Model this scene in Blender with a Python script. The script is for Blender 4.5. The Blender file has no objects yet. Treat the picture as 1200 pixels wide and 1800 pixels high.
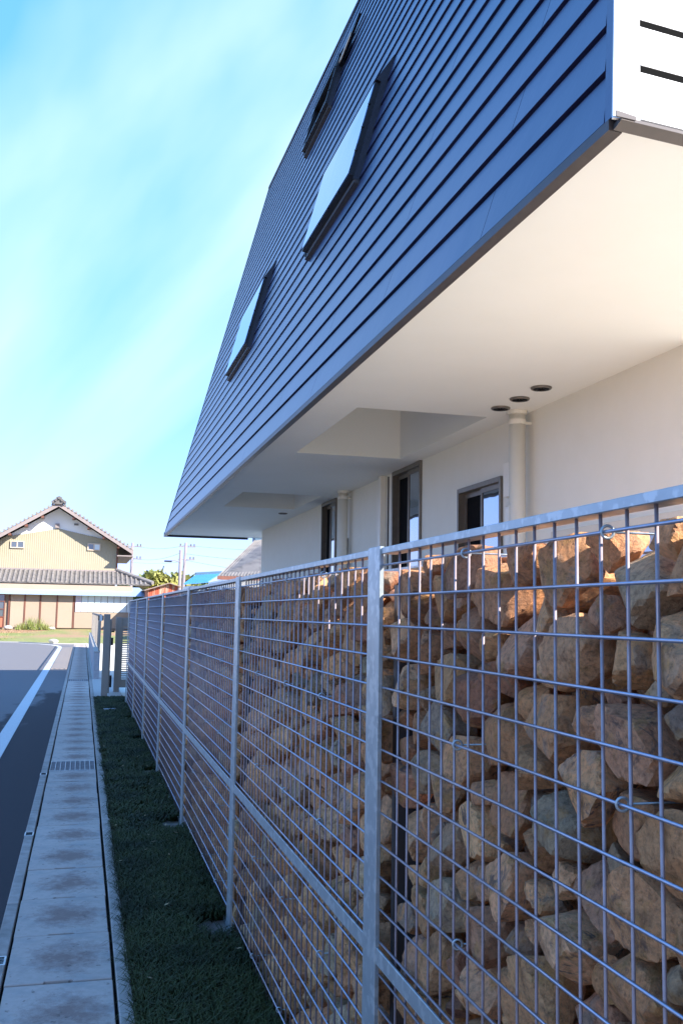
import bpy, math, random
import numpy as np
from mathutils import Matrix, Vector, noise as mnoise
S = bpy.context.scene
COL = S.collection
R_ = math.radians
random.seed(7); rng = np.random.default_rng(7)

# ------------------------------------------------------------------ camera
cam_d = bpy.data.cameras.new('camera'); cam = bpy.data.objects.new('camera', cam_d); COL.objects.link(cam)
cam_d.sensor_fit = 'VERTICAL'; cam_d.sensor_height = 36.0; cam_d.lens = 34.0
cam_d.clip_start = 0.05; cam_d.clip_end = 5000
yd = np.array([146-600., -(1073-900.), -1700.]); yd /= np.linalg.norm(yd)
xd = np.array([7076.457-600., -(1190.818-900.), -1700.]); xd /= np.linalg.norm(xd)
xd -= yd*xd.dot(yd); xd /= np.linalg.norm(xd)
zd = np.cross(xd, yd)
M = Matrix(((*xd, 0.0), (*yd, 0.0), (*zd, 1.62), (0, 0, 0, 1)))
cam.matrix_world = M
S.camera = cam

# ------------------------------------------------------------------ sky, sun, exposure
SUN_TO = Vector((1.0, -1.13, 1.0)).normalized()          # direction towards the sun
sun_el = math.asin(SUN_TO.z); sun_az = math.atan2(SUN_TO.x, SUN_TO.y)
W = bpy.data.worlds.new('World'); S.world = W; W.use_nodes = True
nt = W.node_tree; nt.nodes.clear()
out = nt.nodes.new('ShaderNodeOutputWorld'); bg = nt.nodes.new('ShaderNodeBackground')
sky = nt.nodes.new('ShaderNodeTexSky'); sky.sky_type = 'NISHITA'; sky.sun_disc = False
sky.sun_elevation = sun_el; sky.sun_rotation = sun_az; sky.air_density = 1.0; sky.dust_density = 0.3; sky.ozone_density = 2.0
hs = nt.nodes.new('ShaderNodeHueSaturation'); hs.inputs['Saturation'].default_value = 1.05; hs.inputs['Hue'].default_value = 0.497
tc = nt.nodes.new('ShaderNodeTexCoord')
mp = nt.nodes.new('ShaderNodeMapping'); mp.inputs['Rotation'].default_value = (0, R_(52), 0)
mp2 = nt.nodes.new('ShaderNodeMapping'); mp2.inputs['Scale'].default_value = (0.55, 0.9, 2.3); mp2.inputs['Location'].default_value = (5.0, 2.0, 4.1)
nz = nt.nodes.new('ShaderNodeTexNoise'); nz.inputs['Scale'].default_value = 1.2; nz.inputs['Detail'].default_value = 5; nz.inputs['Roughness'].default_value = 0.48; nz.inputs['Distortion'].default_value = 0.5
rp = nt.nodes.new('ShaderNodeValToRGB'); rp.color_ramp.elements[0].position = 0.49; rp.color_ramp.elements[0].color = (0, 0, 0, 1)
rp.color_ramp.elements[1].position = 0.78; rp.color_ramp.elements[1].color = (0.92, 0.92, 0.92, 1)
mx = nt.nodes.new('ShaderNodeMixRGB'); mx.inputs['Color2'].default_value = (2.05, 2.6, 3.0, 1)
L = nt.links.new
sp_ = nt.nodes.new('ShaderNodeSeparateColor'); cb_ = nt.nodes.new('ShaderNodeCombineColor')
L(sky.outputs[0], hs.inputs['Color']); L(hs.outputs[0], sp_.inputs[0])
for i_, (g_, k_) in enumerate(((.70, .50), (.36, 1.16), (.30, 2.40))):       # the camera's tone response of the clear sky
    pw_ = nt.nodes.new('ShaderNodeMath'); pw_.operation = 'POWER'; pw_.inputs[1].default_value = g_
    ml_ = nt.nodes.new('ShaderNodeMath'); ml_.operation = 'MULTIPLY'; ml_.inputs[1].default_value = k_
    L(sp_.outputs[i_], pw_.inputs[0]); L(pw_.outputs[0], ml_.inputs[0]); L(ml_.outputs[0], cb_.inputs[i_])
L(cb_.outputs[0], mx.inputs['Color1'])
L(tc.outputs['Generated'], mp.inputs[0]); L(mp.outputs[0], mp2.inputs[0]); L(mp2.outputs[0], nz.inputs['Vector']); L(nz.outputs['Fac'], rp.inputs[0]); L(rp.outputs[0], mx.inputs['Fac'])
L(mx.outputs[0], bg.inputs['Color']); bg.inputs['Strength'].default_value = 0.148
L(bg.outputs[0], out.inputs[0])
sd = bpy.data.lights.new('sun', 'SUN'); sd.energy = 4.0; sd.angle = R_(0.53); sd.color = (1.0, 0.94, 0.84)
so = bpy.data.objects.new('sun', sd); COL.objects.link(so)
so.rotation_euler = (-SUN_TO).to_track_quat('-Z', 'Y').to_euler(); so.location = (20, -20, 30)
vs = S.view_settings; S.display_settings.display_device = 'sRGB'
vs.view_transform = 'Standard'; vs.look = 'None'; vs.gamma = 1.0; vs.use_curve_mapping = False; vs.exposure = 1.75
S.cycles.max_bounces = 8; S.cycles.diffuse_bounces = 5; S.cycles.use_denoising = True

# ------------------------------------------------------------------ materials
def mat(name, c1, c2=None, scale=8, detail=5, rough=0.7, metal=0.0, spec=0.5, bump=0.0, bscale=None, c3=None, scale3=1.5, th3=(0.5, 0.62), stretch=None, bdist=0.01, rand=0.0):
    m = bpy.data.materials.new(name); m.use_nodes = True; n = m.node_tree; N = n.nodes; b = N['Principled BSDF']
    b.inputs['Roughness'].default_value = rough; b.inputs['Metallic'].default_value = metal; b.inputs['Specular IOR Level'].default_value = spec
    t = N.new('ShaderNodeTexCoord'); v = t.outputs['Object']
    if stretch:
        q = N.new('ShaderNodeMapping'); q.inputs['Scale'].default_value = stretch; n.links.new(v, q.inputs[0]); v = q.outputs[0]
    if c2 is None: c2 = tuple(x*0.82 for x in c1)
    a = N.new('ShaderNodeTexNoise'); a.inputs['Scale'].default_value = scale; a.inputs['Detail'].default_value = detail; a.inputs['Roughness'].default_value = 0.62
    n.links.new(v, a.inputs['Vector'])
    r = N.new('ShaderNodeValToRGB'); r.color_ramp.elements[0].position = 0.33; r.color_ramp.elements[1].position = 0.68
    r.color_ramp.elements[0].color = (*c1, 1); r.color_ramp.elements[1].color = (*c2, 1); n.links.new(a.outputs['Fac'], r.inputs[0])
    col = r.outputs[0]
    if c3:
        a3 = N.new('ShaderNodeTexNoise'); a3.inputs['Scale'].default_value = scale3; a3.inputs['Detail'].default_value = 6; n.links.new(v, a3.inputs['Vector'])
        r3 = N.new('ShaderNodeMapRange'); r3.inputs['From Min'].default_value = th3[0]; r3.inputs['From Max'].default_value = th3[1]; r3.clamp = True
        n.links.new(a3.outputs['Fac'], r3.inputs[0])
        x = N.new('ShaderNodeMixRGB'); x.inputs['Color2'].default_value = (*c3, 1); n.links.new(r3.outputs[0], x.inputs['Fac']); n.links.new(col, x.inputs['Color1']); col = x.outputs[0]
    if rand:
        oi = N.new('ShaderNodeObjectInfo'); mr = N.new('ShaderNodeMapRange'); mr.inputs['To Min'].default_value = 1-rand; mr.inputs['To Max'].default_value = 1+rand
        n.links.new(oi.outputs['Random'], mr.inputs[0]); x = N.new('ShaderNodeMixRGB'); x.blend_type = 'MULTIPLY'; x.inputs['Fac'].default_value = 1
        cb = N.new('ShaderNodeCombineColor')
        for i in range(3): n.links.new(mr.outputs[0], cb.inputs[i])
        n.links.new(col, x.inputs['Color1']); n.links.new(cb.outputs[0], x.inputs['Color2']); col = x.outputs[0]
    n.links.new(col, b.inputs['Base Color'])
    if bump:
        bn = N.new('ShaderNodeTexNoise'); bn.inputs['Scale'].default_value = bscale or scale*4; bn.inputs['Detail'].default_value = 6; n.links.new(v, bn.inputs['Vector'])
        bp = N.new('ShaderNodeBump'); bp.inputs['Strength'].default_value = bump; bp.inputs['Distance'].default_value = bdist
        n.links.new(bn.outputs['Fac'], bp.inputs['Height']); n.links.new(bp.outputs[0], b.inputs['Normal'])
    return m

M_asph = mat('asphalt', (.125, .118, .125), (.165, .155, .16), 180, 3, .92, bump=.6, bscale=260, bdist=.004)
# wet stain near the gutter: darker asphalt patch with its own edge
def wet_asphalt():
    m = M_asph; n = m.node_tree; N = n.nodes; b = N['Principled BSDF']
    old = b.inputs['Base Color'].links[0].from_socket
    g = N.new('ShaderNodeNewGeometry'); s = N.new('ShaderNodeSeparateXYZ'); n.links.new(g.outputs['Position'], s.inputs[0])
    nz = N.new('ShaderNodeTexNoise'); nz.inputs['Scale'].default_value = 0.9; nz.inputs['Detail'].default_value = 5
    mpn = N.new('ShaderNodeMapping'); mpn.inputs['Scale'].default_value = (2.2, .55, 1); n.links.new(g.outputs['Position'], mpn.inputs[0]); n.links.new(mpn.outputs[0], nz.inputs['Vector'])
    # wetness grows towards the camera (y smaller) and towards the gutter (x larger)
    e = N.new('ShaderNodeMath'); e.operation = 'MULTIPLY_ADD'; e.inputs[1].default_value = -.17; e.inputs[2].default_value = 4.0; n.links.new(s.outputs['Y'], e.inputs[0])
    f = N.new('ShaderNodeMath'); f.operation = 'MULTIPLY_ADD'; f.inputs[1].default_value = 1.3; n.links.new(s.outputs['X'], f.inputs[0]); n.links.new(e.outputs[0], f.inputs[2])
    k = N.new('ShaderNodeMath'); k.operation = 'MULTIPLY_ADD'; k.inputs[1].default_value = 2.6; n.links.new(nz.outputs['Fac'], k.inputs[0]); n.links.new(f.outputs[0], k.inputs[2])
    r = N.new('ShaderNodeMapRange'); r.inputs['From Min'].default_value = 1.15; r.inputs['From Max'].default_value = 1.4; n.links.new(k.outputs[0], r.inputs[0])
    x = N.new('ShaderNodeMixRGB'); x.inputs['Color1'].default_value = (1, 1, 1, 1); x.inputs['Color2'].default_value = (.17, .15, .175, 1); n.links.new(r.outputs[0], x.inputs['Fac'])
    y = N.new('ShaderNodeMixRGB'); y.blend_type = 'MULTIPLY'; y.inputs['Fac'].default_value = 1; n.links.new(old, y.inputs['Color1']); n.links.new(x.outputs[0], y.inputs['Color2'])
    n.links.new(y.outputs[0], b.inputs['Base Color'])
wet_asphalt()
M_line = mat('road_paint', (.66, .66, .66), (.55, .55, .56), 25, 6, .75, c3=(.4, .4, .4), scale3=40, th3=(.62, .7))
M_conc = mat('concrete', (.45, .42, .39), (.37, .345, .32), 30, 8, .85, bump=.3, bscale=120, bdist=.003)
M_kerb = mat('kerb_concrete', (.44, .37, .33), (.30, .25, .22), 14, 8, .88, bump=.4, bscale=90, bdist=.003, c3=(.17, .16, .14), scale3=3, th3=(.5, .75), rand=.08)
M_soil = mat('soil', (.05, .036, .027), (.09, .065, .047), 20, 8, .95, bump=.8, bscale=60, bdist=.02)
M_dark = mat('dark_gap', (.004, .004, .004), rough=.95, spec=.1)
M_galv = mat('galvanised_steel', (.43, .475, .49), (.34, .38, .40), 9, 8, .42, .65, bump=.15, bscale=60, bdist=.001, c3=(.50, .54, .55), scale3=30, th3=(.52, .6))
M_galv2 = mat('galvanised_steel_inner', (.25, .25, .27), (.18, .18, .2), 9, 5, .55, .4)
M_wire = mat('wire_steel_sky_tint', (.40, .43, .54), (.32, .35, .44), 40, 4, .36, .85)  # bluish sky reflection put into the base colour of the horizontal wires
M_wirev = mat('wire_steel_street_tint', (.40, .33, .35), (.32, .26, .275), 40, 4, .5, .45)  # same steel, brownish street reflection put into its base colour
M_navy = mat('navy_siding', (.024, .032, .098), (.020, .027, .086), 3, 5, .30, .2, .8, c3=(.039, .040, .108), scale3=1.1, th3=(.45, .7), rand=.07, bump=.25, bscale=2.2, bdist=.02)
M_navyd = mat('navy_trim', (.032, .034, .048), (.026, .028, .04), 8, 3, .4, .2)
M_brown = mat('bronze_trim_web_shade', (.085, .07, .065), (.07, .058, .055), 12, 3, .45, .3)
M_black = mat('black_flashing', (.014, .014, .019), (.01, .01, .014), 8, 3, .38, .2)
M_whites = mat('white_siding', (.80, .79, .77), (.76, .75, .73), 4, 4, .5)
M_plast = mat('white_plaster', (.80, .765, .69), (.775, .74, .66), 5, 8, .85, bump=.12, bscale=150, bdist=.002)
M_soff = mat('white_soffit', (.82, .81, .76), (.80, .79, .735), 2.5, 5, .8, bump=.05, bscale=80, bdist=.002)
M_pipe = mat('white_pipe', (.80, .755, .67), (.77, .73, .645), 6, 3, .4)
M_frame = mat('bronze_aluminium', (.20, .18, .155), (.17, .15, .13), 20, 3, .4, .5)
M_screen = mat('dark_insect_screen', (.006, .006, .007), rough=.9, spec=.1)
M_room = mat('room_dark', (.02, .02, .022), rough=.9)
M_beige = mat('beige_timber', (.58, .47, .36), (.5, .4, .3), 12, 4, .6)
def glass(name, c, rough=.03, spec=1.0, metal=0.0):
    m = bpy.data.materials.new(name); m.use_nodes = True; b = m.node_tree.nodes['Principled BSDF']
    b.inputs['Base Color'].default_value = (*c, 1); b.inputs['Roughness'].default_value = rough; b.inputs['Specular IOR Level'].default_value = spec; b.inputs['Metallic'].default_value = metal
    b.inputs['IOR'].default_value = 1.52; b.inputs['Coat Weight'].default_value = 1.0; b.inputs['Coat Roughness'].default_value = .01
    N = m.node_tree.nodes; a = N.new('ShaderNodeTexNoise'); a.inputs['Scale'].default_value = 2.2; bp = N.new('ShaderNodeBump'); bp.inputs['Strength'].default_value = .08; bp.inputs['Distance'].default_value = .02
    t = N.new('ShaderNodeTexCoord'); m.node_tree.links.new(t.outputs['Object'], a.inputs['Vector'])
    m.node_tree.links.new(a.outputs['Fac'], bp.inputs['Height']); m.node_tree.links.new(bp.outputs[0], b.inputs['Coat Normal']); m.node_tree.links.new(bp.outputs[0], b.inputs['Normal'])
    return m
M_glass = glass('coated_window_glass', (.32, .36, .42), .03, 1.0, .85)
M_skyl = glass('skylight_glass', (.09, .30, .60), .02, 1.0, .95)
M_skyl.node_tree.nodes['Principled BSDF'].inputs['Coat Weight'].default_value = .15

def stone_mat():
    m = bpy.data.materials.new('brown_stone'); m.use_nodes = True; n = m.node_tree; N = n.nodes; b = N['Principled BSDF']; b.inputs['Roughness'].default_value = .86
    b.inputs['Specular IOR Level'].default_value = .3
    g = N.new('ShaderNodeNewGeometry'); v = g.outputs['Position']
    at = N.new('ShaderNodeAttribute'); at.attribute_name = 'tint'; sp = N.new('ShaderNodeSeparateColor'); n.links.new(at.outputs['Color'], sp.inputs[0])
    add = N.new('ShaderNodeVectorMath'); add.operation = 'MULTIPLY_ADD'; add.inputs[1].default_value = (37, 53, 71)
    n.links.new(at.outputs['Color'], add.inputs[0]); n.links.new(v, add.inputs[2]); v = add.outputs[0]
    def noise(sc, det=8, ro=.62, dist=0.):
        a = N.new('ShaderNodeTexNoise'); a.inputs['Scale'].default_value = sc; a.inputs['Detail'].default_value = det; a.inputs['Roughness'].default_value = ro; a.inputs['Distortion'].default_value = dist; n.links.new(v, a.inputs['Vector']); return a.outputs['Fac']
    def ramp(f, els):
        r = N.new('ShaderNodeValToRGB'); cr = r.color_ramp
        while len(cr.elements) < len(els): cr.elements.new(.5)
        for e, (p, c) in zip(cr.elements, els): e.position = p; e.color = (*c, 1)
        n.links.new(f, r.inputs[0]); return r.outputs[0]
    def mix(fac, a, c, typ='MIX'):
        x = N.new('ShaderNodeMixRGB'); x.blend_type = typ
        if isinstance(fac, float): x.inputs['Fac'].default_value = fac
        else: n.links.new(fac, x.inputs['Fac'])
        n.links.new(a, x.inputs['Color1']); n.links.new(c, x.inputs['Color2']); return x.outputs[0]
    def rng_(f, a, c, lo=0., hi=1.):
        r = N.new('ShaderNodeMapRange'); r.inputs['From Min'].default_value = a; r.inputs['From Max'].default_value = c; r.inputs['To Min'].default_value = lo; r.inputs['To Max'].default_value = hi; n.links.new(f, r.inputs[0]); return r.outputs[0]
    per = ramp(sp.outputs[0], [(0, (.64, .32, .15)), (.22, (.70, .41, .20)), (.42, (.60, .295, .15)), (.6, (.68, .40, .22)), (.74, (.48, .22, .13)), (.88, (.54, .37, .23)), (.965, (.40, .33, .22)), (1, (.32, .20, .15))])
    big = ramp(noise(13, 8, .65, .4), [(.28, (.50, .46, .46)), (.42, (.98, .95, .93)), (.60, (1.15, 1.06, 1.0)), (.75, (1.05, .85, .66))])
    c = mix(1.0, per, big, 'MULTIPLY')
    gr = N.new('ShaderNodeRGB'); gr.outputs[0].default_value = (.33, .25, .19, 1)
    f = N.new('ShaderNodeMath'); f.operation = 'MULTIPLY'; n.links.new(rng_(noise(11, 6, .6, .8), .52, .60), f.inputs[0]); n.links.new(rng_(sp.outputs[1], .55, 1.0), f.inputs[1])
    c = mix(f.outputs[0], c, gr.outputs[0])
    oc = N.new('ShaderNodeRGB'); oc.outputs[0].default_value = (.50, .27, .09, 1)
    f2 = N.new('ShaderNodeMath'); f2.operation = 'MULTIPLY'; n.links.new(rng_(noise(19, 7, .6), .54, .64), f2.inputs[0]); f2.inputs[1].default_value = .6
    c = mix(f2.outputs[0], c, oc.outputs[0])
    dk = N.new('ShaderNodeRGB'); dk.outputs[0].default_value = (.13, .095, .085, 1)
    f3 = N.new('ShaderNodeMath'); f3.operation = 'MULTIPLY'; n.links.new(rng_(noise(24, 8, .7, 1.2), .56, .63), f3.inputs[0]); n.links.new(rng_(sp.outputs[2], .1, .9, .15, .85), f3.inputs[1])
    c = mix(f3.outputs[0], c, dk.outputs[0])
    vv = N.new('ShaderNodeCombineColor')
    for i_, lo_ in enumerate((.74, .70, .67)): n.links.new(rng_(sp.outputs[2], 0., 1., lo_, 1.22), vv.inputs[i_])
    c = mix(1.0, c, vv.outputs[0], 'MULTIPLY')
    fine = ramp(noise(85, 8, .7), [(.32, (.52, .50, .48)), (.5, (1, 1, 1)), (.68, (1.25, 1.22, 1.18))])
    c = mix(1.0, c, fine, 'MULTIPLY')
    n.links.new(c, b.inputs['Base Color'])
    bp = N.new('ShaderNodeBump'); bp.inputs['Strength'].default_value = 1.0; bp.inputs['Distance'].default_value = .02; n.links.new(noise(30, 9, .68, .3), bp.inputs['Height'])
    bp2 = N.new('ShaderNodeBump'); bp2.inputs['Strength'].default_value = .6; bp2.inputs['Distance'].default_value = .003; n.links.new(noise(170, 6, .7), bp2.inputs['Height']); n.links.new(bp.outputs[0], bp2.inputs['Normal'])
    n.links.new(bp2.outputs[0], b.inputs['Normal']); return m
M_stone = stone_mat()

def lid_mat():
    m = mat('lid_concrete', (.53, .425, .37), (.445, .36, .31), 22, 8, .85, bump=.35, bscale=150, bdist=.002, c3=(.31, .30, .29), scale3=5, th3=(.5, .8), rand=.06)
    n = m.node_tree; N = n.nodes; b = N['Principled BSDF']; old = b.inputs['Base Color'].links[0].from_socket
    t = N.new('ShaderNodeTexCoord'); oi = N.new('ShaderNodeObjectInfo')
    off = N.new('ShaderNodeMath'); off.operation = 'MULTIPLY'; off.inputs[1].default_value = 40; n.links.new(oi.outputs['Random'], off.inputs[0])
    ns = N.new('ShaderNodeTexNoise'); ns.noise_dimensions = '4D'; ns.inputs['Scale'].default_value = 9; ns.inputs['Detail'].default_value = 8; ns.inputs['Roughness'].default_value = .82
    n.links.new(t.outputs['Object'], ns.inputs['Vector']); n.links.new(off.outputs[0], ns.inputs['W'])
    mp_ = N.new('ShaderNodeMapping'); mp_.inputs['Location'].default_value = (-1.35, -1.35, 0); mp_.inputs['Scale'].default_value = (5.2, 4.4, 0); n.links.new(t.outputs['Object'], mp_.inputs[0])
    ln = N.new('ShaderNodeVectorMath'); ln.operation = 'LENGTH'; n.links.new(mp_.outputs[0], ln.inputs[0])
    a = N.new('ShaderNodeMath'); a.operation = 'MULTIPLY_ADD'; a.inputs[1].default_value = -.27; n.links.new(ln.outputs['Value'], a.inputs[0]); n.links.new(ns.outputs['Fac'], a.inputs[2])
    r = N.new('ShaderNodeMapRange'); r.inputs['From Min'].default_value = .20; r.inputs['From Max'].default_value = .44; r.inputs['To Max'].default_value = .80; n.links.new(a.outputs[0], r.inputs[0])
    x = N.new('ShaderNodeMixRGB'); x.inputs['Color2'].default_value = (.21, .125, .10, 1); n.links.new(r.outputs[0], x.inputs['Fac']); n.links.new(old, x.inputs['Color1'])
    # small dark specks
    n2 = N.new('ShaderNodeTexNoise'); n2.noise_dimensions = '4D'; n2.inputs['Scale'].default_value = 28; n2.inputs['Detail'].default_value = 4
    n.links.new(t.outputs['Object'], n2.inputs['Vector']); n.links.new(off.outputs[0], n2.inputs['W'])
    r2 = N.new('ShaderNodeMapRange'); r2.inputs['From Min'].default_value = .64; r2.inputs['From Max'].default_value = .70; r2.inputs['To Max'].default_value = .7; n.links.new(n2.outputs['Fac'], r2.inputs[0])
    y = N.new('ShaderNodeMixRGB'); y.inputs['Color2'].default_value = (.12, .09, .075, 1); n.links.new(r2.outputs[0], y.inputs['Fac']); n.links.new(x.outputs[0], y.inputs['Color1'])
    n.links.new(y.outputs[0], b.inputs['Base Color']); return m
M_lid = lid_mat()

# ------------------------------------------------------------------ mesh helpers
ORG = {}
class MB:
    def __init__(s): s.v = []; s.f = []; s.sm = False
    def add(s, vs, fs):
        o = len(s.v); s.v += [tuple(p) for p in vs]; s.f += [tuple(i+o for i in f) for f in fs]; return s
    def box(s, x0, x1, y0, y1, z0, z1):
        return s.add([(x0, y0, z0), (x1, y0, z0), (x1, y1, z0), (x0, y1, z0), (x0, y0, z1), (x1, y0, z1), (x1, y1, z1), (x0, y1, z1)],
                     [(0, 3, 2, 1), (4, 5, 6, 7), (0, 1, 5, 4), (1, 2, 6, 5), (2, 3, 7, 6), (3, 0, 4, 7)])
    def hexa(s, lo, hi):       # two quads of 4 points, joined
        return s.add(list(lo)+list(hi), [(0, 3, 2, 1), (4, 5, 6, 7), (0, 1, 5, 4), (1, 2, 6, 5), (2, 3, 7, 6), (3, 0, 4, 7)])
    def prism(s, poly, d):     # polygon (3D pts) extruded by vector d
        n = len(poly); d = Vector(d); top = [Vector(p)+d for p in poly]
        return s.add([tuple(p) for p in poly]+[tuple(p) for p in top], [tuple(range(n-1, -1, -1)), tuple(range(n, 2*n))]+[(i, (i+1) % n, n+(i+1) % n, n+i) for i in range(n)])
    def tube(s, pts, r, n=8, cap=True):
        pts = [Vector(p) for p in pts]; rs = r if isinstance(r, (list, tuple)) else [r]*len(pts); o = len(s.v); V = []; F = []
        for i, p in enumerate(pts):
            t = (pts[min(i+1, len(pts)-1)]-pts[max(i-1, 0)]).normalized(); u = t.orthogonal().normalized() if i == 0 else (u-t*u.dot(t)).normalized(); w = t.cross(u)
            for k in range(n): a = 2*math.pi*k/n; V.append(tuple(p+(u*math.cos(a)+w*math.sin(a))*rs[i]))
        for i in range(len(pts)-1):
            for k in range(n): F.append((i*n+k, i*n+(k+1) % n, (i+1)*n+(k+1) % n, (i+1)*n+k))
        if cap: F.append(tuple(range(n-1, -1, -1))); F.append(tuple((len(pts)-1)*n+k for k in range(n)))
        return s.add(V, F)
    def torus(s, c, axis, R, r, n=14, m=6):
        q = Vector(axis).to_track_quat('Z', 'Y'); V = []; F = []
        for i in range(n):
            a = 2*math.pi*i/n
            for j in range(m): b = 2*math.pi*j/m; V.append(tuple(Vector(c)+q @ Vector(((R+r*math.cos(b))*math.cos(a), (R+r*math.cos(b))*math.sin(a), r*math.sin(b)))))
        for i in range(n):
            for j in range(m): F.append((i*m+j, ((i+1) % n)*m+j, ((i+1) % n)*m+(j+1) % m, i*m+(j+1) % m))
        return s.add(V, F)
    def build(s, name, m, parent=None, smooth=False, bevel=0, kind=None, origin=None):
        o0 = Vector(origin) if origin is not None else (Vector(ORG[parent.name]) if parent is not None else Vector((0, 0, 0)))
        me = bpy.data.meshes.new(name); me.from_pydata([tuple(Vector(p)-o0) for p in s.v], [], s.f); me.update()
        if smooth: me.shade_smooth()
        ob = link(name, me, m, parent)
        ORG[ob.name] = tuple(o0)
        if parent is not None: ob.location = o0-Vector(ORG[parent.name])
        else: ob.location = o0
        if bevel:
            b = ob.modifiers.new('bevel', 'BEVEL'); b.width = bevel; b.segments = 1; b.limit_method = 'ANGLE'
        if kind: ob['kind'] = kind
        return ob
def link(name, me, m, parent=None):
    ob = bpy.data.objects.new(name, me); COL.objects.link(ob)
    if m is not None and not me.materials: me.materials.append(m)
    if parent is not None: ob.parent = parent
    return ob
def thing(name, label, cat, loc=(0, 0, 0), group=None, kind=None):
    o = bpy.data.objects.new(name, None); COL.objects.link(o); o.location = loc; ORG[o.name] = tuple(loc); o.empty_display_size = .2
    if kind: o['kind'] = kind
    else: o['label'] = label; o['category'] = cat
    if group: o['group'] = group
    return o
def inst(src, name, loc_world, parent):   # part copy sharing mesh data
    o = src.copy(); COL.objects.link(o); o.parent = parent; o.location = Vector(loc_world)-Vector(ORG[parent.name]); ORG[o.name] = tuple(loc_world); return o
def join_np(name, V, F, m, parent=None, kind='stuff', smooth=False):
    """V (n,3) array, F (k,3|4) array"""
    me = bpy.data.meshes.new(name); k = F.shape[1]
    me.vertices.add(len(V)); me.vertices.foreach_set('co', np.ascontiguousarray(V, np.float32).ravel())
    me.loops.add(F.size); me.loops.foreach_set('vertex_index', np.ascontiguousarray(F, np.int32).ravel())
    me.polygons.add(len(F)); me.polygons.foreach_set('loop_start', np.arange(0, F.size, k, dtype=np.int32)); me.polygons.foreach_set('loop_total', np.full(len(F), k, np.int32))
    me.update(calc_edges=True)
    if smooth: me.shade_smooth()
    o = link(name, me, m, parent)
    if kind: o['kind'] = kind
    return o

# ------------------------------------------------------------------ ground, road, gutter
M_field = mat('dry_field', (.17, .20, .055), (.26, .25, .09), .9, 8, .95, c3=(.33, .20, .115), scale3=.22, th3=(.48, .58), bump=.8, bscale=9, bdist=.1)
g = MB().add([(-1500, -1500, -.07), (1500, -1500, -.07), (1500, 1500, -.07), (-1500, 1500, -.07)], [(0, 1, 2, 3)]).build('ground', M_field, kind='structure')
# road: straight strip, far edge curved
edge = [(-.335, -25), (-.335, 48.4), (-1.3, 48.6), (-2.0, 49.4), (-3.0, 50.5), (-4.5, 51.2), (-9, 51.6), (-20, 51.8), (-20, -25)]
MB().prism([(x, y, -.06) for x, y in edge], (0, 0, .06)).build('road', M_asph, kind='structure')
cross = MB(); ke = [(.30, 48.85), (-.34, 48.75), (-1.3, 48.85), (-2.0, 49.6), (-3.0, 50.7), (-4.5, 51.4), (-9, 51.8), (-20, 52.0)]
for (xa, ya), (xb, yb) in zip(ke, ke[1:]): cross.hexa([(xa, ya, -.05), (xb, yb, -.05), (xb, yb+.22, -.05), (xa, ya+.22, -.05)], [(xa, ya, .03), (xb, yb, .03), (xb, yb+.22, .03), (xa, ya+.22, .03)])
cross.box(.30, 8, 48.85, 49.07, -.05, .03)
cross.build('far_kerb', M_conc, kind='structure')
MB().box(-.975, -.80, 1.0, 44.5, .0035, .004).build('white_line', M_line, kind='structure')
cl = MB(); P0 = [(-.975, 44.5), (-1.05, 45.6), (-1.35, 47.0), (-2.0, 48.5), (-3.0, 49.7), (-4.6, 50.5), (-9, 50.9), (-16, 51.1)]
for i in range(len(P0)-1):
    (xa, ya), (xb, yb) = P0[i], P0[i+1]; d = Vector((xb-xa, yb-ya, 0)).normalized(); n = Vector((d.y, -d.x, 0))*.16
    cl.add([(xa, ya, .004), (xb, yb, .004), (xb+n.x, yb+n.y, .004), (xa+n.x, ya+n.y, .004)], [(0, 1, 2, 3)])
cl.build('curved_white_line', M_line, kind='structure')
M_pave = mat('small_block_paving', (.36, .29, .24), (.27, .22, .19), 6, 5, .9)
pv = thing('block_paving', '', '', (0, 0, 0), kind='structure')
y = 28.0
sa = MB().box(-.215, .215, .0, .46, 0, .012); pb = sa.build('paving_block', M_pave, pv, origin=(0, 0, 0)); pb.location = (-.565+.0, 28, .004)
first = True
while y < 44:
    if not first: o = inst(pb, 'paving_block', (-.565, y, .004), pv)
    first = False; y += .48
# gutter
gut = thing('gutter', '', '', (0, 0, 0), kind='structure')
MB().box(-.335, .30, -6, 48.8, -.068, -.03).build('gutter_bed', M_dark, gut)
k0 = None
yk = -2.0
while yk < 48:
    L_ = 2.6
    if k0 is None:
        k0 = MB().box(-.031, .031, 0, L_-.012, -.03, .010).build('kerb_strip', M_kerb, gut, bevel=.004, origin=(0, 0, 0)); k0.location = (-.302, yk, 0)
    else: inst(k0, 'kerb_strip', (-.302, yk, 0), gut)
    inst(k0, 'kerb_strip', (.243, yk+.35, 0), gut)
    yk += L_
PITCH = .645; W0, W1 = -.258, .196; wl = W1-W0
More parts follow.
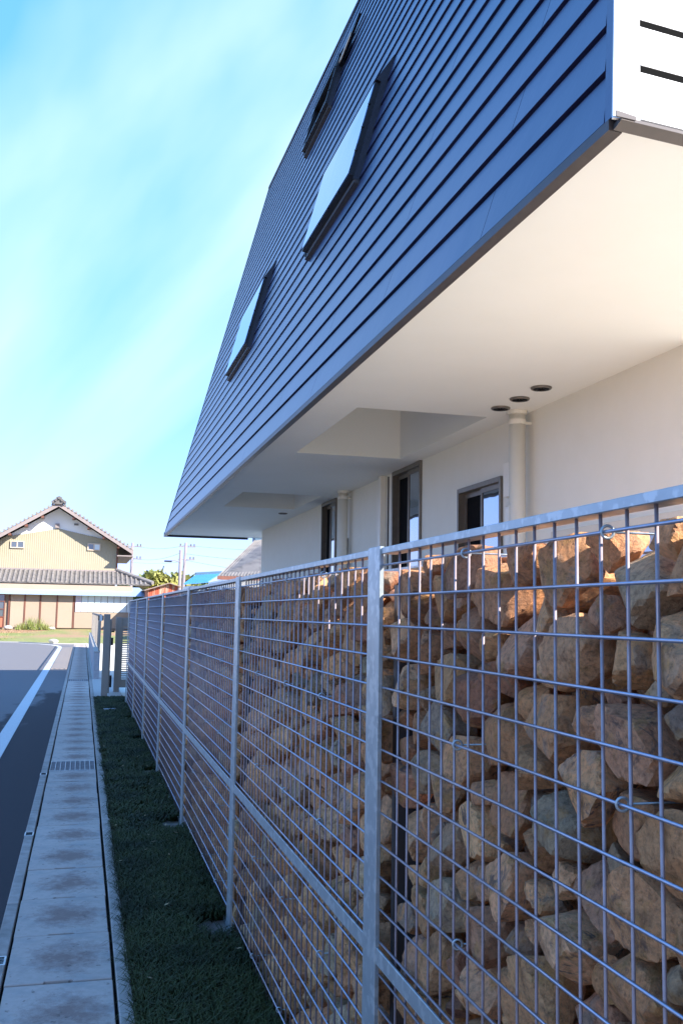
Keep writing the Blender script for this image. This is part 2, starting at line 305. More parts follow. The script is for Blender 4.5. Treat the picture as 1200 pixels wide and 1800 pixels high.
# lid with a shallow hand notch at its near edge, origin at its near left corner
poly = [(0, 0), (.36*wl, 0), (.37*wl, .016), (.63*wl, .016), (.64*wl, 0), (wl, 0), (wl, PITCH-.009), (0, PITCH-.009)]
lid = None; yl = 4.576-PITCH*5
while yl < 48.5:
    isg = abs(yl-(4.576+PITCH*9)) < .1 or abs(yl-(4.576+PITCH*29)) < .1
    if not isg:
        if lid is None:
            lid = MB().prism([(x, y_, -.03) for x, y_ in poly], (0, 0, .036)).build('lid', M_lid, gut, bevel=.003, origin=(0, 0, 0)); lid.location = (W0, yl, 0)
        else:
            o = inst(lid, 'lid', (W0+random.uniform(-.003, .003), yl, random.uniform(-.003, .003)), gut); o.rotation_euler.z = random.uniform(-.003, .003)
    else:
        gm = MB(); 
        for i in range(10): x = W0+.004+i*(wl-.012)/9; gm.box(x, x+.005, yl, yl+PITCH-.012, -.02, .008)
        gm.box(W0, W1, yl, yl+.014, -.02, .0081); gm.box(W0, W1, yl+PITCH-.026, yl+PITCH-.012, -.02, .0081)
        gr_ = gm.build('grating', M_galv, gut)
        bm_ = MB()
        for i in range(24): yy = yl+.03+i*(PITCH-.07)/23; bm_.box(W0+.002, W1-.002, yy, yy+.009, -.012, .002)
        bm_.build('grating_bar', M_galv2, gr_)
    yl += PITCH
for yy in (4.82, 7.45, 10.1):
    d = MB(); d.box(-.335, -.272, yy, yy+.12, .0, .013)
    k = d.build('kerb_drain', M_galv, gut)
    sl = MB()
    for i in range(5): sl.box(-.326, -.281, yy+.018+i*.019, yy+.026+i*.019, .0125, .0145)
    sl.build('drain_slot', M_dark, k)
# concrete apron and planting soil, yard behind the fence
MB().box(.276, .80, 18.55, 24.4, -.06, .012).build('apron', M_conc, kind='structure')
M_yard = mat('yard_concrete', (.66, .62, .54), (.60, .56, .49), 6, 6, .9, bump=.3, bscale=60, bdist=.01)
MB().box(.80, 16, -16, 48.5, -.065, -.01).build('yard', M_yard, kind='structure')
MB().box(.276, .80, -6, 18.55, -.06, .0).build('planting_soil', M_soil, kind='structure')
MB().box(.276, .80, 24.4, 48.5, -.06, -.005).build('side_path', M_yard, kind='structure')

# ------------------------------------------------------------------ white building with navy cladding
A = R_(14.5); sa_, ca_ = math.sin(A), math.cos(A)
def FP(Y, s, d=0.0):      # point on the leaning facade: along the street, up the slope, outwards
    return Vector((1.33+s*sa_-d*ca_, Y, 2.95+s*ca_+d*sa_))
def Yn(s): return 2.19+.385*s
def Stop(Y): return 6.72-.105*(16.9-Y)
Yf = 16.95
# find the near top corner
s_c = 5.0
for _ in range(30): s_c = Stop(Yn(s_c))
bld = thing('house', 'white modern house with leaning navy blue lap cladding over a white soffit', 'house', (2.75, 4, 0))
Hh = Vector((math.cos(R_(6.5)), math.sin(R_(6.5)), 0))
DEP = 7.5
nb, nt_, ft, fb = FP(Yn(0), 0), FP(Yn(s_c), s_c), FP(Yf, Stop(Yf)), FP(Yf, 0)
in_ = .02
def back(p): return Vector(p)+Hh*DEP
shell = MB()
c = [FP(Yn(0)+in_, .0, -in_), FP(Yn(s_c)+in_, s_c, -in_), FP(Yf-in_, Stop(Yf), -in_), FP(Yf-in_, 0, -in_)]
cb = [back(c[0]), back(c[1]), Vector((c[2].x+DEP, c[2].y, c[2].z)), Vector((c[3].x+DEP, c[3].y, c[3].z))]
shell.add([tuple(p) for p in c+cb], [(0, 1, 2, 3), (4, 7, 6, 5), (0, 4, 5, 1), (1, 5, 6, 2), (2, 6, 7, 3)])
shell.build('upper_wall', M_black, bld)
# navy lap boards, each its own piece
PIT = .198; GAP = .015; TH = .022
s = .0; row = 0
def board(y0a, y0b, y1a, y1b, s0, s1):
    # bottom edge from y0a to y1a, top edge from y0b to y1b
    m = MB(); d0, d1 = TH+.004, TH-.006
    m.hexa([FP(y0a, s0, -.004), FP(y1a, s0, -.004), FP(y1b, s1, -.004), FP(y0b, s1, -.004)], [FP(y0a, s0, d0), FP(y1a, s0, d0), FP(y1b, s1, d1), FP(y0b, s1, d1)])
    return m.build('siding_board', M_navy, bld)
TR = .045
while s < 6.75:
    s0 = s+(GAP if row else .0); s1 = s+PIT
    st = min(s1, Stop(Yf)-.03)
    if st <= s0+.02: break
    ya, yb = Yn(s0)+TR, Yn(st)+TR
    # clip by the sloping top edge
    def clipY(ss): return 16.9-(6.72-.03-ss)/.105
    ya = max(ya, clipY(s0)); yb = max(yb, clipY(st))
    ends = [Yf-.02]; cut = Yf-.02-((row*1.37) % 2.7+.35)
    while cut > max(ya, yb)+.15: ends.append(cut); cut -= 2.7
    cur = Yf-.02
    for e in ends[1:]:
        board(e+.004, e+.004, cur, cur, s0, st); cur = e-.0
    board(ya, yb, cur, cur, s0, st)
    s += PIT; row += 1
# trims round the cladding
t = MB(); t.hexa([FP(Yn(0), 0, -.01), FP(Yn(0)+TR-.002, 0, -.01), FP(Yn(s_c)+TR-.002, s_c, -.01), FP(Yn(s_c), s_c, -.01)], [FP(Yn(0), 0, TH+.002), FP(Yn(0)+TR-.002, 0, TH+.002), FP(Yn(s_c)+TR-.002, s_c, TH+.002), FP(Yn(s_c), s_c, TH+.002)]); t.build('corner_trim', M_navy, bld)
t = MB(); t.hexa([FP(Yn(s_c), s_c-.03, -.03), FP(Yf+.02, Stop(Yf)-.03, -.03), FP(Yf+.02, Stop(Yf)+.02, -.03), FP(Yn(s_c), s_c+.02, -.03)], [FP(Yn(s_c), s_c-.03, TH+.015), FP(Yf+.02, Stop(Yf)-.03, TH+.015), FP(Yf+.02, Stop(Yf)+.02, TH+.015), FP(Yn(s_c), s_c+.02, TH+.015)]); t.build('roof_edge_trim', M_navyd, bld)
t = MB(); t.hexa([FP(Yf-.018, -.0, -.01), FP(Yf+.02, -.0, -.01), FP(Yf+.02, Stop(Yf)-.03, -.01), FP(Yf-.018, Stop(Yf)-.03, -.01)], [FP(Yf-.018, -.0, TH+.006), FP(Yf+.02, -.0, TH+.006), FP(Yf+.02, Stop(Yf)-.03, TH+.006), FP(Yf-.018, Stop(Yf)-.03, TH+.006)]); t.build('far_edge_trim', M_navyd, bld)
t = MB(); t.prism([(1.302, 2.205, 2.922), (1.345, 2.21, 2.922), (1.345, Yf+.01, 2.922), (1.302, Yf+.01, 2.922)], (0, 0, .03)); t.build('drip_trim', M_brown, bld)
t = MB(); t.box(1.30, 2.77, Yf, Yf+.03, 2.915, 2.99); t.build('far_drip_trim', M_navyd, bld)
# near end wall: white boards on a leaning plane
cdir = (nt_-nb).normalized(); slen = (nt_-nb).length; nrm = Hh.cross(cdir).normalized()
if nrm.y > 0: nrm = -nrm
def EP(h, q, d=0.0): return nb+Hh*h+cdir*q+nrm*d
q = 0.; row = 0; step = PIT*(slen/s_c)
off0 = Vector((-.02, 0, .0))
while q < slen-.02:
    q0 = q+(.022 if row else .0); q1 = min(q+step, slen)
    m = MB(); m.hexa([EP(.056, q0, 0), EP(DEP-.1, q0, 0), EP(DEP-.1, q1, 0), EP(.056, q1, 0)], [EP(.056, q0, .014), EP(DEP-.1, q0, .014), EP(DEP-.1, q1, .006), EP(.056, q1, .006)])
    m.build('white_siding_board', M_whites, bld)
    if row: m = MB(); m.hexa([EP(.056, q+.001, 0), EP(DEP-.1, q+.001, 0), EP(DEP-.1, q0, 0), EP(.056, q0, 0)], [EP(.056, q+.001, .005), EP(DEP-.1, q+.001, .005), EP(DEP-.1, q0, .012), EP(.056, q0, .012)]); m.build('lap_shadow', M_dark, bld)  # black strip paints in the lap shadow below each white board
    q += step; row += 1
m = MB(); m.hexa([EP(-.030, -.012, 0.001), EP(.0555, -.002, 0.001), EP(.0555, slen, 0.001), EP(-.030, slen, 0.001)], [EP(-.030, -.012, .007), EP(.0555, -.002, .011), EP(.0555, slen, .011), EP(-.030, slen, .007)]); m.build('white_corner_trim', M_whites, bld)
m = MB(); m.hexa([EP(-.01, -.026, -.02), EP(DEP, -.026, -.02), EP(DEP, -.001, -.02), EP(-.01, -.001, -.02)], [EP(-.01, -.026, .018), EP(DEP, -.026, .018), EP(DEP, -.014, .018), EP(-.01, -.014, .018)]); m.build('end_drip_trim', M_brown, bld)
m = MB(); m.hexa([EP(-.03, -.022, .0185), EP(.03, -.022, .0185), EP(.03, -.004, .0185), EP(-.03, .002, .0185)], [EP(-.03, -.022, .022), EP(.034, -.022, .022), EP(.034, -.006, .022), EP(-.03, .002, .022)]); m.build('corner_flashing', M_brown, bld)

# soffit with two square light wells
def soffit():
    m = MB(); xs = [1.345, 1.65, 2.55, 2.75]; ys = [2.24, 5.90, 7.75, 10.52, 12.05, Yf]
    z0, z1 = 2.95, 2.99
    holes = {(1, 1), (1, 3)}
    for i in range(3):
        for j in range(5):
            if (i, j) in holes: continue
            m.add([(xs[i], ys[j], z0), (xs[i+1], ys[j], z0), (xs[i+1], ys[j+1], z0), (xs[i], ys[j+1], z0)], [(0, 3, 2, 1)])
    m.add([(2.75, 2.36, z0), (10.2, 3.2, z0), (10.2, Yf, z0), (2.75, Yf, z0)], [(0, 3, 2, 1)])
    so_ = m.build('soffit', M_soff, bld)
    for (y0, y1) in ((5.90, 7.75), (10.52, 12.05)):
        w = MB(); h = .75
        w.add([(1.65, y0, z0), (2.55, y0, z0), (2.55, y1, z0), (1.65, y1, z0), (1.65, y0, z0+h), (2.55, y0, z0+h), (2.55, y1, z0+h), (1.65, y1, z0+h)],
              [(4, 5, 6, 7), (0, 1, 5, 4), (1, 2, 6, 5), (2, 3, 7, 6), (3, 0, 4, 7)])
        w.build('light_well', M_soff, so_)
    for (x, yy) in ((2.506, 5.02), (2.512, 5.32), (2.512, 5.60), (2.508, 12.55)):
        v = MB(); v.torus((x, yy, 2.946), (0, 0, 1), .052, .010, 24, 6); ring = v.build('vent_ring', M_frame, so_, smooth=True)
        d = MB(); d.tube([(x, yy, 2.939), (x, yy, 2.9495)], .046, 24); d.build('vent_opening', M_dark, ring)
        g_ = MB()
        for k in range(12): a = k*math.pi/6; g_.tube([(x+.022*math.cos(a), yy+.022*math.sin(a), 2.937), (x+.046*math.cos(a), yy+.046*math.sin(a), 2.937)], .0025, 4)
        g_.build('vent_grille', M_black, ring)
soffit()
# ground floor wall built round its window openings
GY0, GY1 = 3.90, 15.45; XW = 2.75
wins = [(6.09, 6.89, 1.10, 2.59, 'A'), (7.745, 8.53, .9, 2.948, 'B'), (10.62, 11.30, .3, 2.948, 'C'), (3.95, 5.35, 1.3, 2.145, 'D')]
wm = MB(); ws = sorted(wins); yc = GY0
for (y0, y1, z0, z1, k) in ws:
    wm.box(XW, XW+.15, yc, y0, 0, 2.95)
    wm.box(XW, XW+.15, y0, y1, 0, z0)
    if z1 < 2.94: wm.box(XW, XW+.15, y0, y1, z1, 2.95)
    yc = y1
wm.box(XW, XW+.15, yc, GY1, 0, 2.95)
wm.box(XW+.15, 9.6, GY1-.15, GY1, 0, 2.95); wm.box(XW+.15, 9.6, GY0, GY0+.15, 0, 2.95)
wall = wm.build('ground_floor_wall', M_plast, bld)
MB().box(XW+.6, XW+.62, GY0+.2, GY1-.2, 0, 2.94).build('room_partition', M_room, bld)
M_cream = mat('cream_frame', (.66, .6, .5), (.62, .56, .46), 10, 3, .5)
for (y0, y1, z0, z1, k) in wins:
    fm = M_cream if k == 'D' else M_frame
    F = .028 if k != 'D' else .04; m = MB(); xo = XW-.022; xi = XW+.07
    m.box(xo, xi, y0, y0+F, z0, z1); m.box(xo, xi, y1-F, y1, z0, z1); m.box(xo, xi, y0+F, y1-F, z1-F-.01, z1); m.box(xo-.015, xi, y0+F, y1-F, z0, z0+F)
    w_ = m.build('window', fm, bld, bevel=.003)
    ym = (y0+y1)/2
    near_pane, far_pane = (y0+F, ym+.01), (ym-.01, y1-F)
    for idx, (a, b) in enumerate((near_pane, far_pane)):
        sx = XW+.008+idx*.028; f = .022
        sash = MB(); sash.box(sx, sx+.02, a, a+f, z0+F, z1-F-.01); sash.box(sx, sx+.02, b-f, b, z0+F, z1-F-.01); sash.box(sx, sx+.02, a+f, b-f, z1-F-.01-f*1.6, z1-F-.01); sash.box(sx, sx+.02, a+f, b-f, z0+F, z0+F+f*1.6)
        sh = sash.build('sash', fm, w_)
        pane_m = M_glass if (idx == 0 or k == 'D') else M_screen
        MB().box(sx+.008, sx+.012, a+f, b-f, z0+F+f, z1-F-.01-f).build('pane' if idx == 0 or k == 'D' else 'insect_screen', pane_m, sh)
# pipes and ducts on the wall
def pipe(name, label, y, x, r, extra=True):
    m = MB(); m.tube([(x, y, 0), (x, y, 2.95)], r, 20); p = m.build(name, M_pipe, bld, smooth=False); p.data.shade_smooth()
    for z in (2.86, 1.93, .8):
        b = MB(); b.tube([(x, y, z), (x, y, z+.03)], r+.004, 20); b.build('pipe_clip', M_pipe, p); 
        c2 = MB(); c2.box(x+r*.5, XW, y-.012-r*0, y+.012, z+.005, z+.022); c2.build('clip_bracket', M_pipe, p)
    b = MB(); b.tube([(x, y, 2.925), (x, y, 2.949)], r+.012, 20); b.build('pipe_collar', M_pipe, p)
pipe('drainpipe', '', 5.66, 2.655, .052); pipe('drainpipe', '', 10.02, 2.66, .052)
for (yy, w) in ((8.80, .085), (10.27, .05)):
    m = MB(); m.box(XW-.06, XW-.002, yy-w/2, yy+w/2, 0, 2.948); m.build('duct_cover', M_pipe, bld, bevel=.004)
MB().box(XW-.012, XW-.001, 8.67, 8.685, 0, 2.93).build('wall_joint', M_brown, bld)
MB().box(XW-.05, XW-.001, 5.86, 5.98, 2.42, 2.66).build('hose_cover', M_pipe, bld, bevel=.006)
MB().box(XW-.05, XW-.001, 5.88, 5.96, .6, 2.36).build('hose_cover', M_pipe, bld, bevel=.006)
MB().box(XW-.06, XW-.001, 10.12, 10.17, 1.2, 2.45).build('cable_box', M_frame, bld)

# skylights standing proud of the cladding
def skylight(y0, y1, s0, s1, open_=False):
    D = .100; CAP = .24
    def hb(m, ya, yb, sa, sb, d0, d1, d0b=None, d1b=None):
        d1b = d1 if d1b is None else d1b
        m.hexa([FP(ya, sa, d0), FP(yb, sa, d0), FP(yb, sb, d0), FP(ya, sb, d0)], [FP(ya, sa, d1), FP(yb, sa, d1), FP(yb, sb, d1b), FP(ya, sb, d1b)])
    fr = MB(); w = .035
    hb(fr, y0, y0+w, s0, s1, 0, D); hb(fr, y1-w, y1, s0, s1, 0, D); hb(fr, y0+w, y1-w, s0, s0+w, 0, D); hb(fr, y0+w, y1-w, s1-w, s1, 0, D)
    f = fr.build('skylight', M_black, bld)
    fl = MB(); e = .06
    hb(fl, y0-.022, y0-.001, s0-.03, s1, 0, D-.035); fl.build('side_flashing', M_navyd, f); fl = MB(); hb(fl, y1+.001, y1+.02, s0-.03, s1, 0, D-.035); fl.build('side_flashing', M_navyd, f)
    sl = MB(); hb(sl, y0-.02, y1+.02, s0-.055, s0-.002, .0, D-.045); sl.build('sill_flashing', M_brown, f)
    cp = MB(); hb(cp, y0-.02, y1+.02, s1+.001, s1+CAP, 0, D+.004, d1b=.026); cp.build('head_flashing', M_navyd, f)
    sc_ = MB()
    for k in range(1, 5):
        yy = y0+(y1-y0)*k/5; sc_.tube([FP(yy, s0+.01, D-.012), FP(yy, s0-.006, D+.006)], .007, 6)
    for k in range(1, 4):
        ss = s0+(s1-s0)*k/4; sc_.tube([FP(y0-.008, ss, D-.004), FP(y0+.004, ss, D+.006)], .007, 6)
    sc_.build('screw', M_black, f)
    if not open_:
        gl = MB(); hb(gl, y0+.012, y1-.012, s0+.012, s1-.012, D+.001, D+.006); gl.build('pane', M_skyl, f)
    else:
        # top hung sash pushed open a little: a dark panel and the pale lining behind it
        gl = MB(); hb(gl, y0+.03, y1-.03, s0+.03, s1-.03, .03, .035); gl.build('blind', M_room, f)
        ln = MB(); hb(ln, y0+w, y0+w+.02, s0+w, s1-w, .035, D-.004); ln.build('lining', M_beige, f)
skylight(6.34, 7.88, 1.81, 2.56)
skylight(11.0, 12.62, 1.85, 2.70)
skylight(9.85, 11.05, 4.40, 5.00, True)
# raised sash edge of the uppermost skylight: a dark leaf and a sliver of its pale timber lining
sm_ = MB(); sm_.prism([FP(10.35, 5.10, .045), FP(9.80, 4.86, .045), FP(9.55, 4.96, .045), FP(9.28, 5.16, .045)], FP(0, 0, .03)-FP(0, 0, 0)); sk3 = sm_.build('sash', M_black, bld)
sm_ = MB(); sm_.prism([FP(9.80, 4.87, .078), FP(9.66, 4.83, .078), FP(9.42, 4.96, .078), FP(9.47, 5.05, .078)], FP(0, 0, .01)-FP(0, 0, 0)); sm_.build('timber_lining', M_beige, sk3)

# ------------------------------------------------------------------ gabion fence
fence = thing('gabion_fence', 'long galvanised wire mesh fence filled with rough brown stones beside the grass strip', 'fence', (.95, 0, 0))
XP = .79
posts = [2.585+2.475*i for i in range(-1, 7)]
HT = 1.805
p0 = None
for i, yy in enumerate(posts):
    if p0 is None:
        m = MB(); m.box(-.013, 0, -.056, .056, 0, HT+.004); p0 = m.build('post', M_galv, fence, bevel=.0015, origin=(0, 0, 0)); p0.location = Vector((XP, yy, 0))-Vector(ORG[fence.name])
        m = MB(); m.box(.050, .30, -.014, .014, 0, HT-.10); w0 = m.build('post_web', M_brown, p0, origin=(0, 0, 0)); w0.location = (.003, 0, 0)  # galvanised web coloured dark brown to paint the shade beside the post
    else:
        o = inst(p0, 'post', (XP, yy, 0), fence); o2 = w0.copy(); COL.objects.link(o2); o2.parent = o
bay = 2.475-.112
def proto(mb, name, m, loc, bevel=0, smooth=False):
    o = mb.build(name, m, fence, bevel=bevel, smooth=smooth, origin=(0, 0, 0)); o.location = Vector(loc)-Vector(ORG[fence.name]); return o
protos = {}
def put(name, mk, m, loc, **kw):
    if name not in protos: protos[name] = proto(mk(), name, m, loc, **kw)
    else: inst(protos[name], name, loc, fence)
hz = [1.757-.0825*k for k in range(22)]
for i in range(len(posts)-1):
    ya = posts[i]+.056
    put('top_rail', lambda: MB().box(0, .045, 0, bay, 0, .018), M_galv, (XP-.008, ya, HT-.018), bevel=.0015)
    put('mid_rail', lambda: MB().box(0, .006, 0, bay, 0, .042), M_galv, (XP-.010, ya, .712), bevel=.001)
    put('bottom_rail', lambda: MB().box(0, .04, 0, bay, 0, .014), M_galv, (XP-.008, ya, .018), bevel=.001)
    for z in hz:
        if z < .05 or abs(z-.733) < .03: continue
        put('horizontal_wire', lambda: MB().tube([(0, 0, 0), (0, bay, 0)], .0031, 8), M_wire, (XP, ya, z), smooth=True)
    nv = 29
    for k in range(nv):
        y = ya+.042+k*.0787
        if y > ya+bay-.02: break
        put('vertical_wire', lambda: MB().tube([(0, 0, .022), (0, 0, HT-.017)], .0031, 8), M_wirev, (XP+.0062, y, 0), smooth=True)
    for zi in (0, 5, 10, 15, 20):
        for k in range(3):
            y = posts[i]+.62*(k+1)+random.uniform(-.03, .03)
            put('tie_ring', lambda: MB().torus((0, 0, 0), (.25, 1, 0), .010, .0024).tube([(.008, 0, 0), (.22, .004, .0)], .002, 5), M_galv, (XP+.004, y, hz[zi]), smooth=True)
# back mesh of the cage: one joined part
bm2 = MB()
for z in hz[::2]: bm2.box(1.13, 1.135, posts[0], posts[-1], z, z+.005)
yy = posts[0]
while yy < posts[-1]: bm2.box(1.135, 1.14, yy, yy+.005, .02, HT-.02); yy += .157
bm2.build('back_mesh', M_galv2, fence, kind='stuff')
MB().box(1.10, 1.14, posts[0], posts[-1], HT-.03, HT-.012).build('back_rail', M_galv, fence)

# stones: packed angular rocks from a jittered cell packing
def ico(sub):
    import bmesh
    b = bmesh.new(); bmesh.ops.create_icosphere(b, subdivisions=sub, radius=1); b.verts.ensure_lookup_table()
    V = np.array([v.co[:] for v in b.verts]); F = np.array([[v.index for v in f.verts] for f in b.faces]); b.free(); return V/np.linalg.norm(V, axis=1)[:, None], F
ICO = {k: ico(k) for k in (1, 2, 3, 4)}
KY = 1.28
def darts(n, rmin, rmax, x, jx, y0, y1):
    P = np.zeros((0, 4))
    zz = rng.uniform(.03, 1.76, n); yy_ = rng.uniform(y0/KY, y1/KY, n); rr = rmin+(rmax-rmin)*rng.random(n)**1.1
    order = np.argsort(-rr[:n]); buf = np.zeros((n, 4)); c = 0
    for i in order:
        if c:
            d2 = (buf[:c, 1]-yy_[i])**2+(buf[:c, 2]-zz[i])**2
            if np.any(d2 < ((buf[:c, 3]+rr[i])*.5)**2*1.0): continue
        buf[c] = (x+rng.uniform(-jx, jx), yy_[i], zz[i], rr[i]); c += 1
    return buf[:c]
YE = posts[-1]-.05
L1 = darts(80000, .036, .118, .878, .016, .3, YE)
L2 = darts(16000, .07, .15, 1.015, .02, .3, YE)
PTS = np.vstack([L1, L2]); n1 = len(L1)
print('stones', n1, len(L2))
web = np.array(posts)
def make_stone(i, sub):
    p = PTS[i, :3]; r0 = PTS[i, 3]*.5
    q = PTS[:, :3]-p; d = np.linalg.norm(q, axis=1); near = np.where((d > 1e-6) & (d < .34))[0]; near = near[np.argsort(d[near])[:20]]
    D, F = ICO[sub]
    Ns = q[near]/d[near][:, None]; w = (d[near]**2+(r0**2-(PTS[near, 3]*.5)**2))/(2*d[near]); w = np.clip(w, .02, .4)-(.001+rng.random(len(near))*.012 if i < n1 else 0)
    k = rng.integers(6, 11); rn = rng.normal(size=(k, 3)); rn /= np.linalg.norm(rn, axis=1)[:, None]; rw = r0*rng.uniform(.80, 1.2, k)*(1.0 if i < n1 else 1.5)
    # a broad face towards the mesh, tilted
    t = np.array([[-1, rng.normal()*.28, rng.normal()*.28]]); t /= np.linalg.norm(t)
    xfront = .806+abs(rng.normal())*.022 if i < n1 else .92
    tw = np.array([max(.02, (p[0]-xfront)*1.0)])
    ex = [[0, 0, 1.0], [0, 0, -1.0], [1, 0, 0]]; top = (1.735+.055*rng.random()) if i < n1 else 1.66+.1*rng.random()
    ew = [max(.012, top-p[2]), max(.012, p[2]-.004), 1.125-p[0]]
    Nn = np.vstack([Ns, rn, t, ex]); Ww = np.concatenate([w, rw, tw, ew])
    j = int(np.argmin(np.abs(web-p[1]*KY))); dy = p[1]*KY-web[j]      # the web plate of the nearest post stops the stone
    Nn = np.vstack([Nn, [[0, -math.copysign(1, dy), 0]]]); Ww = np.append(Ww, max(.01, (abs(dy)-.018)/KY))
    dot = D @ Nn.T; inv = np.where(dot > 1e-4, dot/Ww, 0); pw = 70.
    mxv = inv.max(axis=1, keepdims=True); r = 1/(mxv[:, 0]*np.power(np.power(inv/mxv, pw).sum(axis=1), 1/pw))
    r = np.minimum(r, r0*(1.9 if i < n1 else 3.2))
    amp = .015
    for fq in (2.3, 4.6, 9.0, 17.0):
        a = rng.normal(size=(3, 3))*fq; ph = rng.uniform(0, 6.28, 3); r = r*(1+amp*np.sin(D @ a.T+ph).sum(axis=1)/1.7); amp *= .6
    V = D*r[:, None]; V[:, 1] *= KY
    Vw = V.copy(); c0 = np.array([p[0], p[1]*KY, p[2]])
    X = V[:, 0]+c0[0]; V[:, 0] = np.maximum(X, .8015)-c0[0]
    return c0, V, F
def tintcol(me, t):
    a = me.color_attributes.new('tint', 'FLOAT_COLOR', 'POINT'); n = len(me.vertices)
    a.data.foreach_set('color', np.tile(np.array([*t, 1.], np.float32), (n, 1)).ravel() if np.ndim(t) == 1 else np.hstack([t, np.ones((n, 1))]).astype(np.float32).ravel())
# which stones show largest: front layer in view, nearest
cand = [i for i in range(n1) if PTS[i, 1]*KY > 1.12]
cand.sort(key=lambda i: PTS[i, 1]*KY/PTS[i, 3]**.5*(1.0 if PTS[i, 2] > 1.62-.44*PTS[i, 1]*KY-.2 else 9))
indiv = set(cand[:298])
accV = []; accF = []; accT = []; nvt = 0
for i in range(len(PTS)):
    yw = PTS[i, 1]*KY
    if np.min(np.abs(web-yw)) < .035: continue
    if i in indiv: sub = 4 if yw < 3.4 else 3
    elif i < n1: sub = 3 if yw < 5.5 else (2 if yw < 9 else 1)
    else: sub = 2 if yw < 6 else 1
    c0, V, F = make_stone(i, sub)
    tint = rng.random(3)
    if i in indiv:
        me = bpy.data.meshes.new('stone'); me.from_pydata(V.tolist(), [], F.tolist()); me.shade_smooth() if sub >= 3 else None
        tintcol(me, tint)
        if sub >= 3: me.set_sharp_from_angle(angle=R_(24))
        o = link('stone', me, M_stone, fence); o.location = Vector(c0)-Vector(ORG[fence.name])
    else:
        accV.append(V+c0-np.array(ORG[fence.name])); accF.append(F+nvt); accT.append(np.tile(tint, (len(V), 1))); nvt += len(V)
st = join_np('stone_fill', np.vstack(accV), np.vstack(accF), M_stone, fence); tintcol(st.data, np.vstack(accT))

# ------------------------------------------------------------------ grass strip
def blades(n, y0, y1, h, w, seg=2):
    """tufts of arching narrow leaves"""
    tx = rng.uniform(.285, .80, n); ty = rng.uniform(y0, y1, n)
    keep = np.ones(n, bool)
    for yy in posts: keep &= ~((np.abs(ty-yy-.02) < .17) & (tx > .60+.03*np.sin(ty*40)))
    keep &= ~((np.abs(ty-16.2) < .14) & (tx > .36) & (tx < .60))
    tx = tx[keep]; ty = ty[keep]; nb_ = 11
    bx = np.repeat(tx, nb_)+rng.normal(size=len(tx)*nb_)*.012; by = np.repeat(ty, nb_)+rng.normal(size=len(tx)*nb_)*.012
    N = len(bx); a = rng.uniform(0, 2*np.pi, N); H_ = h*rng.uniform(.55, 1.15, N); reach = H_*rng.uniform(.5, 1.25, N)
    bx = np.minimum(bx, .79)
    ca, sn = np.cos(a), np.sin(a); rows = []
    prof = [(0, 0, 1.0), (.35, .62, 1.0), (.75, .80, .8), (1.0, .62, .08)]
    for (fr, fz, fw) in prof:
        cx_ = bx+ca*reach*fr; cy_ = by+sn*reach*fr; cz = H_*fz; hw = w*fw*.5
        # blades may lean only slightly over the mesh
        cx_ = np.minimum(cx_, .81)
        rows.append(np.stack([cx_-sn*hw, cy_+ca*hw, cz], 1)); rows.append(np.stack([cx_+sn*hw, cy_-ca*hw, cz], 1))
    V = np.stack(rows, 1).reshape(-1, 3); base = np.arange(N)[:, None]*8
    F = np.concatenate([base+np.array([[0, 1, 3, 2]]), base+np.array([[2, 3, 5, 4]]), base+np.array([[4, 5, 7, 6]])], 0)
    return V, F
Va, Fa = blades(3500, 2.9, 7.2, .105, .0043); Vb, Fb = blades(4200, 7.2, 18.5, .085, .008)
V = np.vstack([Va, Vb]); F = np.vstack([Fa, Fb+len(Va)])
M_grass = mat('dark_grass', (.034, .042, .013), (.070, .078, .025), 18, 4, .6, spec=.15, c3=(.022, .028, .010), scale3=2.5, th3=(.45, .62))
gs = join_np('grass', V, F, M_grass); gs['label'] = 'dark green mondo grass filling the strip between gutter and fence'; gs['category'] = 'grass'
lf = MB()
for k in range(34):
    x, y = rng.uniform(.29, .76), rng.uniform(3.3, 12); a = rng.uniform(0, 6.28); z = .085+rng.uniform(-.01, .02); r = rng.uniform(.010, .022)
    c, q = math.cos(a)*r, math.sin(a)*r; lf.add([(x-c, y-q, z), (x+q*.5, y-c*.5, z+.004), (x+c, y+q, z+.008), (x-q*.5, y+c*.5, z+.004)], [(0, 1, 2, 3)])
lf = lf.build('fallen_leaf', mat('dry_leaf', (.34, .25, .13), (.22, .14, .07), 40, 3, .8), kind='stuff')
M_pad = mat('mossy_pad', (.20, .17, .15), (.13, .10, .085), 12, 7, .95, c3=(.09, .075, .055), scale3=8, bump=.6, bscale=50, bdist=.01)
for k, yy in enumerate(posts[1:]):
    m = MB(); cyy = yy+.02; pts = [(.775+.0*math.cos(a), cyy, 0) for a in (0,)]
    poly_ = [(.787, cyy-.17, -.01), (.70, cyy-.18, -.01), (.64, cyy-.12, -.01), (.615, cyy-.01, -.01), (.63, cyy+.10, -.01), (.70, cyy+.17, -.01), (.787, cyy+.16, -.01)]
    m.prism(poly_, (0, 0, .028)); m.build('post_footing', M_pad, fence)
M_cov = mat('blue_grey_plastic', (.36, .42, .48), (.33, .38, .44), 10, 3, .5)
cv = MB().box(.385, .585, 16.08, 16.34, .0, .055).build('meter_cover', M_cov, bevel=.006); cv['label'] = 'pale blue grey utility box lid set in the grass near the gate'; cv['category'] = 'meter cover'

